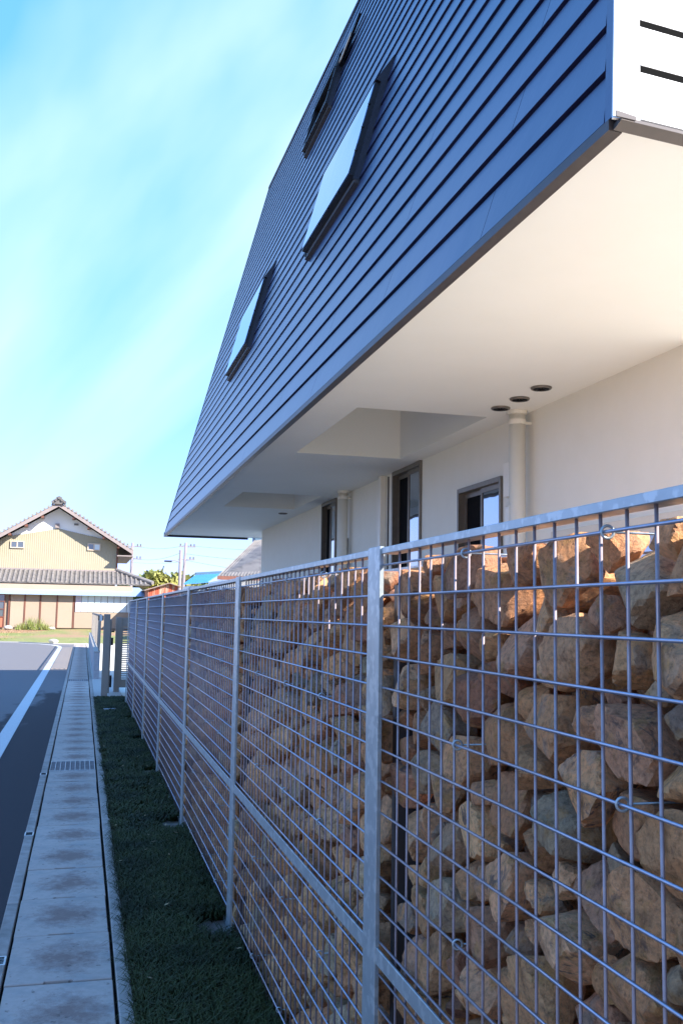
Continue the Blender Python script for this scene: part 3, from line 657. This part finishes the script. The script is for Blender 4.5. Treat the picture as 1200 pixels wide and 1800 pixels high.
# ------------------------------------------------------------------ gate and low wall at the end of the strip
M_post = mat('taupe_metal', (.30, .265, .235), (.28, .25, .22), 10, 3, .5, .3)
gp = MB().box(.385, .50, 18.48, 18.60, 0, 1.56).build('gate_post', M_post, bevel=.004)
gp['label'] = 'tall taupe square gate post standing closest to the grass'; gp['category'] = 'gate post'
gp2 = MB().box(.655, .765, 20.05, 20.17, 0, 1.50).build('gate_post', M_post, bevel=.004)
gp2['label'] = 'taupe gate post joined to the louvred panel beside the mesh fence'; gp2['category'] = 'gate post'
lv = thing('louvred_gate', 'taupe gate leaf with horizontal louvres between its post and the mesh fence', 'gate', (1.1, 20.11, 0))
m = MB(); m.box(.766, .80, 20.09, 20.13, .10, 1.49); m.box(1.50, 1.54, 20.09, 20.13, .10, 1.49); m.box(.80, 1.50, 20.09, 20.13, 1.32, 1.49); m.box(.80, 1.50, 20.09, 20.13, .10, .26); m.build('gate_frame', M_post, lv)
sl0 = None; z = .285
while z < 1.31:
    if sl0 is None: sl0 = MB().box(.80, 1.50, -.012, .012, -.009, .009).build('slat', M_post, lv, origin=(0, 0, 0)); sl0.location = Vector((0, 20.11, z))-Vector(ORG[lv.name]); sl0.rotation_euler.x = -.3
    else: o = inst(sl0, 'slat', (0, 20.11, z), lv)
    z += .043
lt = thing('gate_leaf', 'narrow taupe gate leaf standing open edge-on behind the tallest gate post', 'gate', (.56, 19.2, 0))
m = MB(); m.box(.50, .535, 18.7, 20.0, .1, 1.46); m.build('leaf_panel', M_post, lt); MB().box(.535, .575, 18.75, 18.83, .98, 1.12).build('latch', M_black, lt); MB().box(.535, .575, 18.80, 18.84, .20, .42).build('drop_bolt', M_black, lt)
MB().box(.536, .60, 18.95, 18.98, 1.22, 1.25).build('handle', M_black, lt)
mb_ = thing('mailbox', 'small dark mailbox fixed high behind the tall gate post', 'mailbox', (.33, 19.0, 1.46))
MB().box(.285, .384, 18.75, 18.95, 1.44, 1.53).build('box_body', M_black, mb_); MB().box(.31, .36, 18.735, 18.749, 1.43, 1.545).build('box_flap', M_whites, mb_)
M_block = mat('grey_blockwork', (.40, .40, .42), (.31, .31, .33), 9, 6, .9, bump=.4, bscale=70, bdist=.005)
lw = thing('low_wall', 'low grey concrete block wall carrying a slatted taupe screen beside the path', 'wall', (.36, 34, 0))
blk = None; yy = 23.9
while yy < 44:
    for zz in (0, .213, .426):
        if blk is None: blk = MB().box(.0, .13, 0, .594, 0, .209).build('concrete_block', M_block, lw, origin=(0, 0, 0)); blk.location = Vector((.31, yy, zz))-Vector(ORG[lw.name])
        else: inst(blk, 'concrete_block', (.31, yy, zz), lw)
    yy += .6
MB().box(.300, .45, 23.88, 44.1, .637, .662).build('coping', M_conc, lw, bevel=.004)
ps = None; yy = 24.0
while yy < 44:
    if ps is None: ps = MB().box(0, .03, 0, .022, 0, .80).build('screen_slat', M_post, lw, origin=(0, 0, 0)); ps.location = Vector((.40, yy, .70))-Vector(ORG[lw.name])
    else: inst(ps, 'screen_slat', (.40, yy, .70), lw)
    yy += .145
for yy in (23.95, 30, 36, 42): MB().box(.396, .436, yy, yy+.04, .662, 1.54).build('screen_post', M_post, lw)
MB().box(.405, .425, 23.99, 44, 1.495, 1.53).build('screen_rail', M_post, lw); MB().box(.405, .425, 23.99, 44, .69, .72).build('screen_rail', M_post, lw)

# ------------------------------------------------------------------ field bank and far neighbours
fb_ = MB(); pts = []
nx, ny = 46, 24
for j in range(ny+1):
    for i in range(nx+1):
        x = -30+i*60/nx; yv = 52.1+j*22/ny-(.07*(x) if j == 0 else 0)*0; tt = j/ny
        base = (-.03 if j else -.08)+.56*min(1, tt*1.5); pts.append((x, yv-(1-tt)*(3.0/(1+math.exp(-(x+2.3)*1.6))), base+(.07*mnoise.noise(Vector((x*.9, yv*.9, 0))) if j else 0)))
fb_.add(pts, [(j*(nx+1)+i, j*(nx+1)+i+1, (j+1)*(nx+1)+i+1, (j+1)*(nx+1)+i) for j in range(ny) for i in range(nx)])
fb_.build('field', M_field, smooth=True, kind='structure')
M_tile = mat('grey_roof_tiles', (.105, .095, .095), (.15, .14, .135), 1.4, 6, .6, c3=(.075, .07, .07), scale3=3, th3=(.5, .65))
M_ridge = mat('pale_ridge', (.25, .225, .21), (.16, .145, .14), 3, 5, .7)
M_gable = mat('white_plaster_gable', (.82, .82, .82), (.77, .77, .78), 2, 4, .8)
M_corr = mat('cream_corrugated_wall', (.32, .285, .20), (.30, .265, .185), 1.0, 4, .55)
M_fasc = mat('pinkish_fascia', (.27, .22, .215), (.23, .19, .185), 2, 4, .7)
M_canopy = mat('pale_blue_sheet', (.26, .36, .50), (.25, .34, .48), 1.5, 4, .45)
M_shut = mat('tan_shutter', (.34, .265, .20), (.32, .245, .185), .8, 4, .75, rand=.08)
M_wood = mat('dark_red_timber', (.16, .055, .035), (.12, .045, .03), 3, 4, .6)
M_bluep = mat('pale_blue_panel', (.62, .70, .74), (.56, .65, .70), 1, 3, .3)
M_pane = glass('dark_pane', (.10, .12, .14), .08, .8, .3)
oh = thing('old_house', 'old two storey house with tiled roof, white gable and cream corrugated wall', 'house', (-1.8, 66, .4))
Y0 = 66.0; D_ = 9.0; YG = 63.2
# body
b = MB(); b.box(-9.6, 3.0, YG, YG+11, .2, 3.2); b.build('ground_floor_wall', M_shut, oh)
co = MB(); x = -5.62
zb = 4.25
def gz(x): return 8.30-.615*abs(x+1.8)      # underside of the roof
while x < 2.0:
    zt0 = min(6.95-.205*abs(x+1.8), gz(x)); zt1 = min(6.95-.205*abs(x+.13+1.8), gz(x+.13)); 
    co.hexa([(x, Y0, zb), (x+.075, Y0-.012, zb), (x+.075, Y0+.06, zb), (x, Y0+.06, zb)], [(x, Y0, zt0), (x+.075, Y0-.012, zt0), (x+.075, Y0+.06, zt0), (x, Y0+.06, zt0)])
    co.hexa([(x+.075, Y0-.012, zb), (x+.13, Y0, zb), (x+.13, Y0+.06, zb), (x+.075, Y0+.06, zb)], [(x+.075, Y0-.012, zt1), (x+.13, Y0, zt1), (x+.13, Y0+.06, zt1), (x+.075, Y0+.06, zt1)])
    x += .13
co.build('corrugated_wall', M_corr, oh)
gm = MB(); gm.prism([(-5.6, Y0+.065, 3.3), (2.0, Y0+.065, 3.3), (2.0, Y0+.065, gz(2.0)), (-1.8, Y0+.065, 8.28), (-5.6, Y0+.065, gz(-5.6))], (0, D_, 0)); gm.build('upper_wall', M_gable, oh)
# roof slabs: two slopes overhanging to the front
for sgn in (-1, 1):
    xe = -1.8+sgn*4.85; ze = 8.30-.615*4.85+.12; r_ = MB()
    r_.hexa([(-1.8, Y0-.95, 8.42), (xe, Y0-.95, ze), (xe, Y0+D_+.5, ze), (-1.8, Y0+D_+.5, 8.42)], [(-1.8, Y0-.95, 8.60), (xe, Y0-.95, ze+.18), (xe, Y0+D_+.5, ze+.18), (-1.8, Y0+D_+.5, 8.60)])
    rf = r_.build('roof', M_tile, oh)
    v_ = MB(); v_.hexa([(-1.8, Y0-1.0, 8.30), (xe, Y0-1.0, ze-.12), (xe, Y0-.955, ze-.12), (-1.8, Y0-.955, 8.30)], [(-1.8, Y0-1.0, 8.56), (xe, Y0-1.0, ze+.14), (xe, Y0-.955, ze+.14), (-1.8, Y0-.955, 8.56)]); v_.build('barge_board', M_fasc, rf)
    e_ = MB(); 
    for k in range(20):
        xx = -1.8+sgn*(.15+k*.24); zz = 8.42-.615*abs(xx+1.8)+.2; e_.tube([(xx, Y0-1.04, zz+.03), (xx, Y0-.7, zz+.03)], .075, 8)
    e_.build('edge_tile', M_ridge, rf)
    pu = MB()
    for k in (1, 2, 3, 4):
        xx = -1.8+sgn*k*.98; zz = gz(xx)-.02; pu.box(xx-.09, xx+.09, Y0-.9, Y0+.06, zz-.14, zz)
    pu.build('purlin_end', M_wood, rf)
rd = MB(); rd.box(-2.0, -1.6, Y0-.95, Y0+D_, 8.58, 8.80); rd.tube([(-1.8, Y0-1.05, 8.84), (-1.8, Y0+D_, 8.84)], .14, 8); rd.build('ridge', M_tile, oh)
orn = MB(); orn.box(-2.15, -1.45, Y0-1.15, Y0-.95, 8.45, 8.72); orn.box(-1.98, -1.62, Y0-1.2, Y0-.95, 8.72, 8.90)
for sx in (-.38, -.2, 0, .2, .38): orn.tube([(-1.8+sx, Y0-1.25, 8.84-abs(sx)*.7), (-1.8+sx, Y0-.95, 8.84-abs(sx)*.7)], .09, 8)
orn.build('ridge_ornament', M_tile, oh)
# small vents on the gable
MB().box(-1.98, -1.72, Y0-.14, Y0+.06, 6.98, 7.26).build('meter_hood', M_fasc, oh); MB().box(-.80, -.52, Y0+.01, Y0+.064, 7.20, 7.32).build('gable_vent', M_frame, oh)
for (xa, xb) in ((-4.72, -3.86), (.12, .95)):
    m = MB(); m.box(xa, xb, Y0-.10, Y0-.035, 5.57, 5.63); m.box(xa, xb, Y0-.10, Y0-.035, 5.98, 6.04); m.box(xa, xa+.06, Y0-.10, Y0-.035, 5.63, 5.98); m.box(xb-.06, xb, Y0-.10, Y0-.035, 5.63, 5.98); xm = (xa+xb)/2; m.box(xm-.035, xm+.035, Y0-.10, Y0-.035, 5.63, 5.98)
    w_ = m.build('window', M_beige, oh)
    MB().box(xa+.06, xm-.035, Y0-.07, Y0-.04, 5.63, 5.98).build('pane', M_pane, w_); MB().box(xm+.035, xb-.06, Y0-.07, Y0-.04, 5.63, 5.98).build('pane', M_bluep if xa > 0 else M_pane, w_)
MB().box(2.0, 2.10, Y0-.08, Y0+.06, 4.3, 6.1).build('downpipe', M_wood, oh)
MB().box(2.02, 3.05, Y0-.9, Y0+D_, 5.20, 5.27).build('eave_gutter', M_fasc, oh)
MB().box(-5.7, 2.0, Y0-.12, Y0-.04, 4.18, 4.28).build('flashing', M_fasc, oh)
# lower tiled skirt roof: ribs and courses
sk = MB(); zt, zbm = 4.22, 3.36; ytop, ybot = Y0+.0, Y0-2.2
sk.hexa([(-9.6, ybot, zbm-.08), (4.2, ybot, zbm-.08), (2.05, ytop, zt-.08), (-9.6, ytop, zt-.08)], [(-9.6, ybot, zbm), (4.2, ybot, zbm), (2.05, ytop, zt), (-9.6, ytop, zt)])
skr = sk.build('skirt_roof', M_tile, oh)
rb = MB(); x = -9.5
while x < 4.1:
    f_ = max(0., (x-2.05)/2.15); yt = ytop+(ybot-ytop)*f_; zt_ = zt+(zbm-zt)*f_; xx = x
    nseg = max(1, int(round(8*(1-f_))))
    for k in range(nseg):
        a0, a1 = k/nseg, (k+1)/nseg; ya_, yb_ = ybot+(yt-ybot)*a0, ybot+(yt-ybot)*a1; za_, zb_ = zbm+(zt_-zbm)*a0, zbm+(zt_-zbm)*a1
        rb.hexa([(xx-.075, ya_-.03, za_-.01), (xx+.075, ya_-.03, za_-.01), (xx+.075, yb_, zb_-.01), (xx-.075, yb_, zb_-.01)], [(xx-.045, ya_-.03, za_+.085), (xx+.045, ya_-.03, za_+.085), (xx+.045, yb_, zb_+.055), (xx-.045, yb_, zb_+.055)])
    x += .29
rb.build('tile_rib', M_ridge, skr, kind='stuff')
hp = MB(); hp.tube([(2.05, ytop, zt+.1), (4.3, ybot-.05, zbm+.1)], .13, 8); hp.tube([(2.05, ytop+.2, zt+.05), (4.3, ytop+6, zbm+.1)], .13, 8); hp.build('hip_ridge', M_ridge, skr)
sk2 = MB(); sk2.hexa([(4.2, ybot, zbm-.08), (4.2, ytop+8, zbm-.08), (2.05, ytop+8, zt-.08), (2.05, ytop, zt-.08)], [(4.2, ybot, zbm), (4.2, ytop+8, zbm), (2.05, ytop+8, zt), (2.05, ytop, zt)]); sk2.build('side_skirt_roof', M_tile, oh)
# blue sheet canopy
cn = MB(); cn.hexa([(-9.6, Y0-3.6, 2.54), (4.05, Y0-3.6, 2.54), (3.4, Y0-1.9, 3.16), (-9.6, Y0-1.9, 3.16)], [(-9.6, Y0-3.6, 2.58), (4.05, Y0-3.6, 2.58), (3.4, Y0-1.9, 3.20), (-9.6, Y0-1.9, 3.20)]); cn.build('canopy', M_canopy, oh)
# front wall panels, just behind the edge of the canopy
YQ = 62.9; kq = .94
def pz(z): return 1.62+(z-1.62)*kq
for (xa, xb) in ((-4.58, -3.74), (-3.64, -2.78), (-2.66, -1.70), (-1.60, -.66)):
    MB().box(xa*kq, xb*kq, YQ, YQ+.05, pz(.45), pz(2.66)).build('shutter', M_shut, oh)
for xx in (-4.66, -3.69, -2.72, -1.65, -.60): MB().box(xx*kq-.045, xx*kq+.045, YQ-.03, YQ+.07, pz(.45), pz(2.66)).build('timber_post', M_wood, oh)
MB().box(-9.6, 3.0, YQ+.10, YQ+.16, .3, 2.6).build('porch_wall', M_shut, oh)
MB().box(-.50, 3.0, YQ-.02, YQ+.05, pz(.45), pz(1.50)).build('lower_panel', M_shut, oh)
MB().box(-.46, -.12, YQ-.02, YQ+.05, pz(1.53), pz(2.66)).build('lilac_panel', mat('lilac_panel', (.55, .50, .60), rough=.5), oh)
xx = -.09
while xx < 2.9: MB().box(xx, xx+.365, YQ-.02, YQ+.05, pz(1.53), pz(2.66)).build('blue_panel', M_bluep, oh); xx += .395
m = MB()
for xq in (-5.55, -5.05, -4.68): m.box(xq, xq+.06, YQ-.04, YQ+.01, pz(.42), pz(2.66))
for zq in (.42, 1.1, 1.6, 2.1, 2.55): m.box(-5.49, -4.68, YQ-.035, YQ+.0, pz(zq), pz(zq)+.05)
w_ = m.build('lattice_window', M_wood, oh); MB().box(-5.5, -4.66, YQ+.015, YQ+.05, pz(1.12), pz(2.66)).build('pane', M_pane, w_); MB().box(-5.49, -4.68, YQ+.012, YQ+.05, pz(.42), pz(1.10)).build('red_panel', mat('red_brown_board', (.42, .14, .08), rough=.6), w_)

# rocks, debris and weeds along the house front
def rock(x, y, z, r, label, m=None):
    V_, F_ = ICO[2]; k = rng.normal(size=(6, 3)); k /= np.linalg.norm(k, axis=1)[:, None]; w_ = rng.uniform(.6, .95, 6); d = V_ @ k.T; rr = np.minimum(1, np.where(d > .01, w_/np.maximum(d, .01), 9).min(axis=1))
    Vv = V_*rr[:, None]*np.array([r, r*.8, r*.5])+np.array([0, 0, r*.3]); me = bpy.data.meshes.new('rock'); me.from_pydata(Vv.tolist(), [], F_.tolist()); o = link('rock', me, m or M_conc); o.location = (x, y, z); o['label'] = label; o['category'] = 'rock'; return o
rock(-1.35, 50.35, -.02, .27, 'pale flat rock lying at the field edge just beyond the white road line')
rock(-4.3, 62.2, .42, .3, 'pale rock heap by the red lattice window of the old house')
rock(-1.8, 62.2, .42, .26, 'low pale rock in front of the lightest tan shutter')
rock(-2.6, 62.3, .42, .2, 'small upright pale rock below the middle shutters')
M_weed = mat('weed', (.12, .17, .03), (.22, .22, .06), 3, 4, .7)
def weeds(n, xa, xb, ya, yb, za, h, name, m, clump=None):
    bx = rng.uniform(xa, xb, n); by = rng.uniform(ya, yb, n); a = rng.uniform(0, 6.28, n); hh = h*rng.uniform(.3, 1, n); w = .03
    if clump is not None: hh *= clump(bx)
    V_ = np.stack([np.stack([bx-np.sin(a)*w, by, np.full(n, za)], 1), np.stack([bx+np.sin(a)*w, by+np.cos(a)*w, np.full(n, za)], 1), np.stack([bx+np.cos(a)*hh*.5, by+np.sin(a)*hh*.5, za+hh], 1)], 1).reshape(-1, 3)
    return join_np(name, V_, np.arange(3*n).reshape(-1, 3), m)
o = weeds(420, -3.9, -1.7, 61.9, 62.7, .40, .75, 'bush', M_weed, lambda x: np.exp(-((x+2.9)/.8)**2)+.25); del o['kind']; o['label'] = 'straggly yellow green bush growing against the tan shutters'; o['category'] = 'bush'
o = weeds(9000, -14, 6, 53.5, 63.5, .0, .10, 'meadow_grass', M_field)
V_ = np.array([v.co[:] for v in o.data.vertices]); tt = (V_[:, 1]-52.1)/22; V_[:, 2] += -.06+.56*np.minimum(1, tt*1.5); o.data.vertices.foreach_set('co', V_.astype(np.float32).ravel()); o['kind'] = 'stuff'

# trees beyond: leaf clumps round limbs
M_leaf = mat('autumn_green_leaves', (.24, .24, .05), (.33, .28, .07), .5, 5, .7, c3=(.13, .16, .04), scale3=.35, th3=(.45, .6))
M_leaf2 = mat('far_green_leaves', (.07, .11, .035), (.12, .15, .05), .4, 5, .7)
M_bark = mat('bark', (.12, .09, .07), (.08, .06, .05), 3, 5, .9)
def tree(x, y, h, w, label, m, n=9000, ls=.36):
    t = thing('tree', label, 'tree', (x, y, 0), 'trees beyond the shed')
    tr = MB(); tr.tube([(x, y, 0), (x+.1, y, h*.3), (x-.1, y, h*.55)], [.3, .2, .12], 8)
    for k in range(6):
        a = k*1.05; tr.tube([(x, y, h*.3), (x+math.cos(a)*w*.2, y+math.sin(a)*w*.2, h*.55), (x+math.cos(a)*w*.38, y+math.sin(a)*w*.3, h*.75)], [.13, .08, .03], 6)
    tr.build('trunk', M_bark, t)
    cl = rng.normal(size=(34, 3)); cl /= np.linalg.norm(cl, axis=1)[:, None]; cl *= rng.uniform(.35, 1, 34)[:, None]; cl *= np.array([w*.42, w*.36, h*.30]); cl += np.array([0, 0, h*.66])
    cl[:, 2] += -.10*h*(np.abs(cl[:, 0])/(w*.5))**2
    ci = rng.integers(0, 34, n); p = cl[ci]+rng.normal(size=(n, 3))*np.array([w*.075, w*.075, h*.055])
    a = rng.normal(size=(n, 3))*ls*.5; b_ = rng.normal(size=(n, 3))*ls*.5
    V_ = np.stack([p-a, p+b_, p+a, p-b_], 1).reshape(-1, 3); o = join_np('crown', V_, np.arange(4*n).reshape(-1, 4), m, t, kind=None)
for i, (x, y, h, w, l, m) in enumerate([(8.2, 116, 6.7, 5.5, 'rounded yellow green tree rising highest above the rusty shed', M_leaf), (5.9, 119, 5.6, 4.0, 'greener low tree left of the yellowest crown, beside the tile hip', M_leaf2),
        (10.8, 118, 6.0, 4.6, 'yellow green tree directly behind the street lamp pole', M_leaf), (12.7, 121, 5.6, 4, 'low tree crown partly behind the right-hand utility pole', M_leaf2), (14.3, 126, 5.6, 4.2, 'dull tree top just above the blue roof', M_leaf2)]):
    tree(x, y, h, w, l, m)

# utility poles, lamp and wires
M_pole = mat('pole_concrete', (.24, .21, .23), (.2, .18, .2), 2, 4, .8)
def upole(x, y, h, label, lean=0., arms=True):
    t = thing('utility_pole', label, 'utility pole', (x, y, 0), 'utility poles beyond the fence')
    MB().tube([(x, y, 0), (x+lean, y, h)], [.17, .10], 10).build('pole', M_pole, t, smooth=True)
    if arms:
        for k, dz in enumerate((.35, 1.35)):
            xx = x+lean*(1-dz/h); a = MB(); a.box(xx-.5, xx+.75, y-.06, y+.06, h-dz, h-dz+.08); ar = a.build('crossarm', M_pole, t)
            ins = MB()
            for q_ in (-.4, .4, .65): ins.tube([(xx+q_, y, h-dz+.08), (xx+q_, y, h-dz+.26)], .05, 6)
            ins.build('insulator', M_frame, ar)
    return t
upole(3.66, 80, 7.15, 'slim pole rising behind the right eave of the old house')
up2 = upole(6.6, 70, 6.05, 'shorter straight pole carrying the street lamp', arms=False)
upole(7.25, 75, 6.95, 'taller pole with crossarms, leaning slightly right', .2)
sl_ = thing('street_lamp', 'dark street lamp head on a bracket reaching left from the shorter pole', 'street lamp', (6.55, 70, 5.2))
MB().tube([(6.58, 69.9, 5.15), (6.2, 69.9, 5.28), (5.95, 69.9, 5.26)], .03, 6).build('bracket', M_pole, sl_); MB().box(5.45, 6.0, 69.82, 69.98, 5.16, 5.27).build('lamp_head', M_black, sl_, bevel=.03)
def wire(p, q_, sag, label):
    pts = []
    for i in range(17): t_ = i/16; v = Vector(p).lerp(Vector(q_), t_); v.z -= sag*4*t_*(1-t_); pts.append(v)
    o = MB().tube(pts, .011, 4).build('power_cable', M_frame, origin=(0, 0, 0)); o['label'] = label; o['category'] = 'cable'; o['group'] = 'overhead cables'
wire((3.9, 80, 6.9), (7.4, 75, 6.75), .25, 'upper cable strung from the slim left pole to the tall pole')
wire((7.5, 75, 6.75), (22, 66, 7.2), .6, 'topmost cable running right from the tall pole under the overhang')
wire((7.4, 75, 5.6), (20, 55, 3.3), .3, 'cable sloping down right from the tall pole to the tiled roof')
wire((2.9, 70, 5.1), (6.55, 70, 5.2), .12, 'low cable from the old house eave to the street lamp pole')
wire((3.8, 80, 5.9), (6.6, 70, 5.85), .3, 'middle cable between the slim pole and the lamp pole')
wire((7.4, 75, 6.1), (21, 62, 5.6), .5, 'faint middle cable running right from the tall pole')

# rusty shed
M_rust = mat('rusty_sheet', (.42, .10, .05), (.30, .07, .04), 3, 6, .75, c3=(.5, .34, .26), scale3=1.2, th3=(.5, .6), stretch=(3, 3, .6))
M_shr = mat('faded_tin', (.28, .20, .16), (.22, .165, .14), 1.5, 6, .7)
sh = thing('shed', 'small rusty red corrugated shed with a faded tin roof beyond the fence', 'shed', (4.7, 60, 0))
b = MB(); x = 3.75
while x < 5.55:
    zt = 3.02-.0*(x) + (.30*(1-abs(x-5.0)/1.25) if x > 3.75 else 0); b.hexa([(x, 60, 0), (x+.06, 59.96, 0), (x+.06, 61, 0), (x, 61, 0)], [(x, 60, zt), (x+.06, 59.96, zt), (x+.06, 61, zt), (x, 61, zt)])
    b.hexa([(x+.06, 59.96, 0), (x+.12, 60, 0), (x+.12, 61, 0), (x+.06, 61, 0)], [(x+.06, 59.96, zt), (x+.12, 60, zt), (x+.12, 61, zt), (x+.06, 61, zt)]); x += .12
b.box(3.75, 5.55, 61, 64, 0, 3.0); b.build('wall', M_rust, sh)
r = MB(); r.hexa([(3.55, 59.7, 2.86), (5.02, 59.7, 3.34), (5.02, 64, 3.36), (3.55, 64, 2.9)], [(3.55, 59.7, 2.91), (5.02, 59.7, 3.39), (5.02, 64, 3.41), (3.55, 64, 2.95)])
r.hexa([(5.02, 59.7, 3.34), (5.75, 59.7, 3.13), (5.75, 64, 3.15), (5.02, 64, 3.36)], [(5.02, 59.7, 3.39), (5.75, 59.7, 3.18), (5.75, 64, 3.2), (5.02, 64, 3.41)]); r.build('roof', M_shr, sh)
# blue roofed outbuilding
M_blue = mat('bright_blue_roof', (.05, .23, .62), (.045, .20, .55), 1.5, 4, .5)
M_bluer = mat('teal_ridge', (.06, .13, .2), (.05, .1, .16), 1.5, 4, .6)
bh = thing('outbuilding', 'small outbuilding with a bright blue metal roof beyond the fence', 'shed', (6, 51, 0))
b = MB(); b.box(5.3, 7.2, 51.2, 54, 0, 3.0); b.prism([(5.3, 51.2, 3.0), (7.2, 51.2, 3.0), (7.2, 52.6, 3.6), (5.3, 52.6, 3.6)], (0, .05, 0)) if False else None; b.build('wall', M_gable, bh)
r = MB(); r.hexa([(4.95, 50.2, 3.03), (6.15, 50.2, 3.16), (7.15, 52.6, 3.72), (5.85, 52.6, 3.60)], [(4.95, 50.2, 3.07), (6.15, 50.2, 3.20), (7.15, 52.6, 3.76), (5.85, 52.6, 3.64)]); rr_ = r.build('roof', M_blue, bh)
rbm = MB()
for k in range(9): t_ = k/8; rbm.tube([Vector((4.95, 50.2, 3.08)).lerp(Vector((6.15, 50.2, 3.21)), t_), Vector((5.85, 52.6, 3.65)).lerp(Vector((7.15, 52.6, 3.77)), t_)], .014, 4)
rbm.build('roof_seam', M_blue, rr_)
MB().hexa([(5.80, 52.5, 3.62), (7.2, 52.5, 3.74), (7.2, 52.9, 3.74), (5.80, 52.9, 3.62)], [(5.80, 52.5, 3.76), (7.2, 52.5, 3.88), (7.2, 52.9, 3.88), (5.80, 52.9, 3.76)]).build('ridge', M_bluer, bh)
b = MB(); b.hexa([(6.2, 50.25, 2.6), (7.6, 51, 2.6), (7.6, 53, 2.6), (6.3, 53, 2.6)], [(6.2, 50.25, 3.10), (7.6, 51, 3.3), (7.6, 53, 3.5), (6.3, 53, 3.1)]); b.build('gable_wall', M_gable, bh)
# grey tiled house on the right
gh = thing('tiled_house', 'house with a broad grey tiled roof and dark ridge beside the white wall', 'house', (7, 42, 0))
b = MB(); b.box(5.95, 11, 41.2, 48, 0, 3.1); b.build('wall', M_gable, gh)
r = MB(); r.hexa([(5.35, 40.0, 3.06), (10.5, 40.0, 3.16), (10.9, 44.5, 5.6), (7.7, 44.5, 5.0)], [(5.35, 40.0, 3.12), (10.5, 40.0, 3.22), (10.9, 44.5, 5.68), (7.7, 44.5, 5.08)]); rr_ = r.build('roof', M_tile, gh)
rbm = MB()
for k in range(40):
    t_ = k/39; a = Vector((5.35, 40.0, 3.13)).lerp(Vector((10.5, 40, 3.23)), t_); c_ = Vector((7.7, 44.5, 5.09)).lerp(Vector((10.9, 44.5, 5.69)), t_); rbm.tube([a, c_], .03, 5)
rbm.build('tile_rib', M_ridge, rr_, kind='stuff')
MB().box(5.3, 10.5, 39.95, 40.0, 2.98, 3.13).build('fascia', M_wood, gh)
MB().hexa([(7.55, 44.2, 4.95), (11, 44.2, 5.5), (11, 44.9, 5.5), (7.55, 44.9, 4.95)], [(7.55, 44.2, 5.35), (11, 44.2, 5.9), (11, 44.9, 5.9), (7.55, 44.9, 5.35)]).build('ridge', M_bluer, gh)
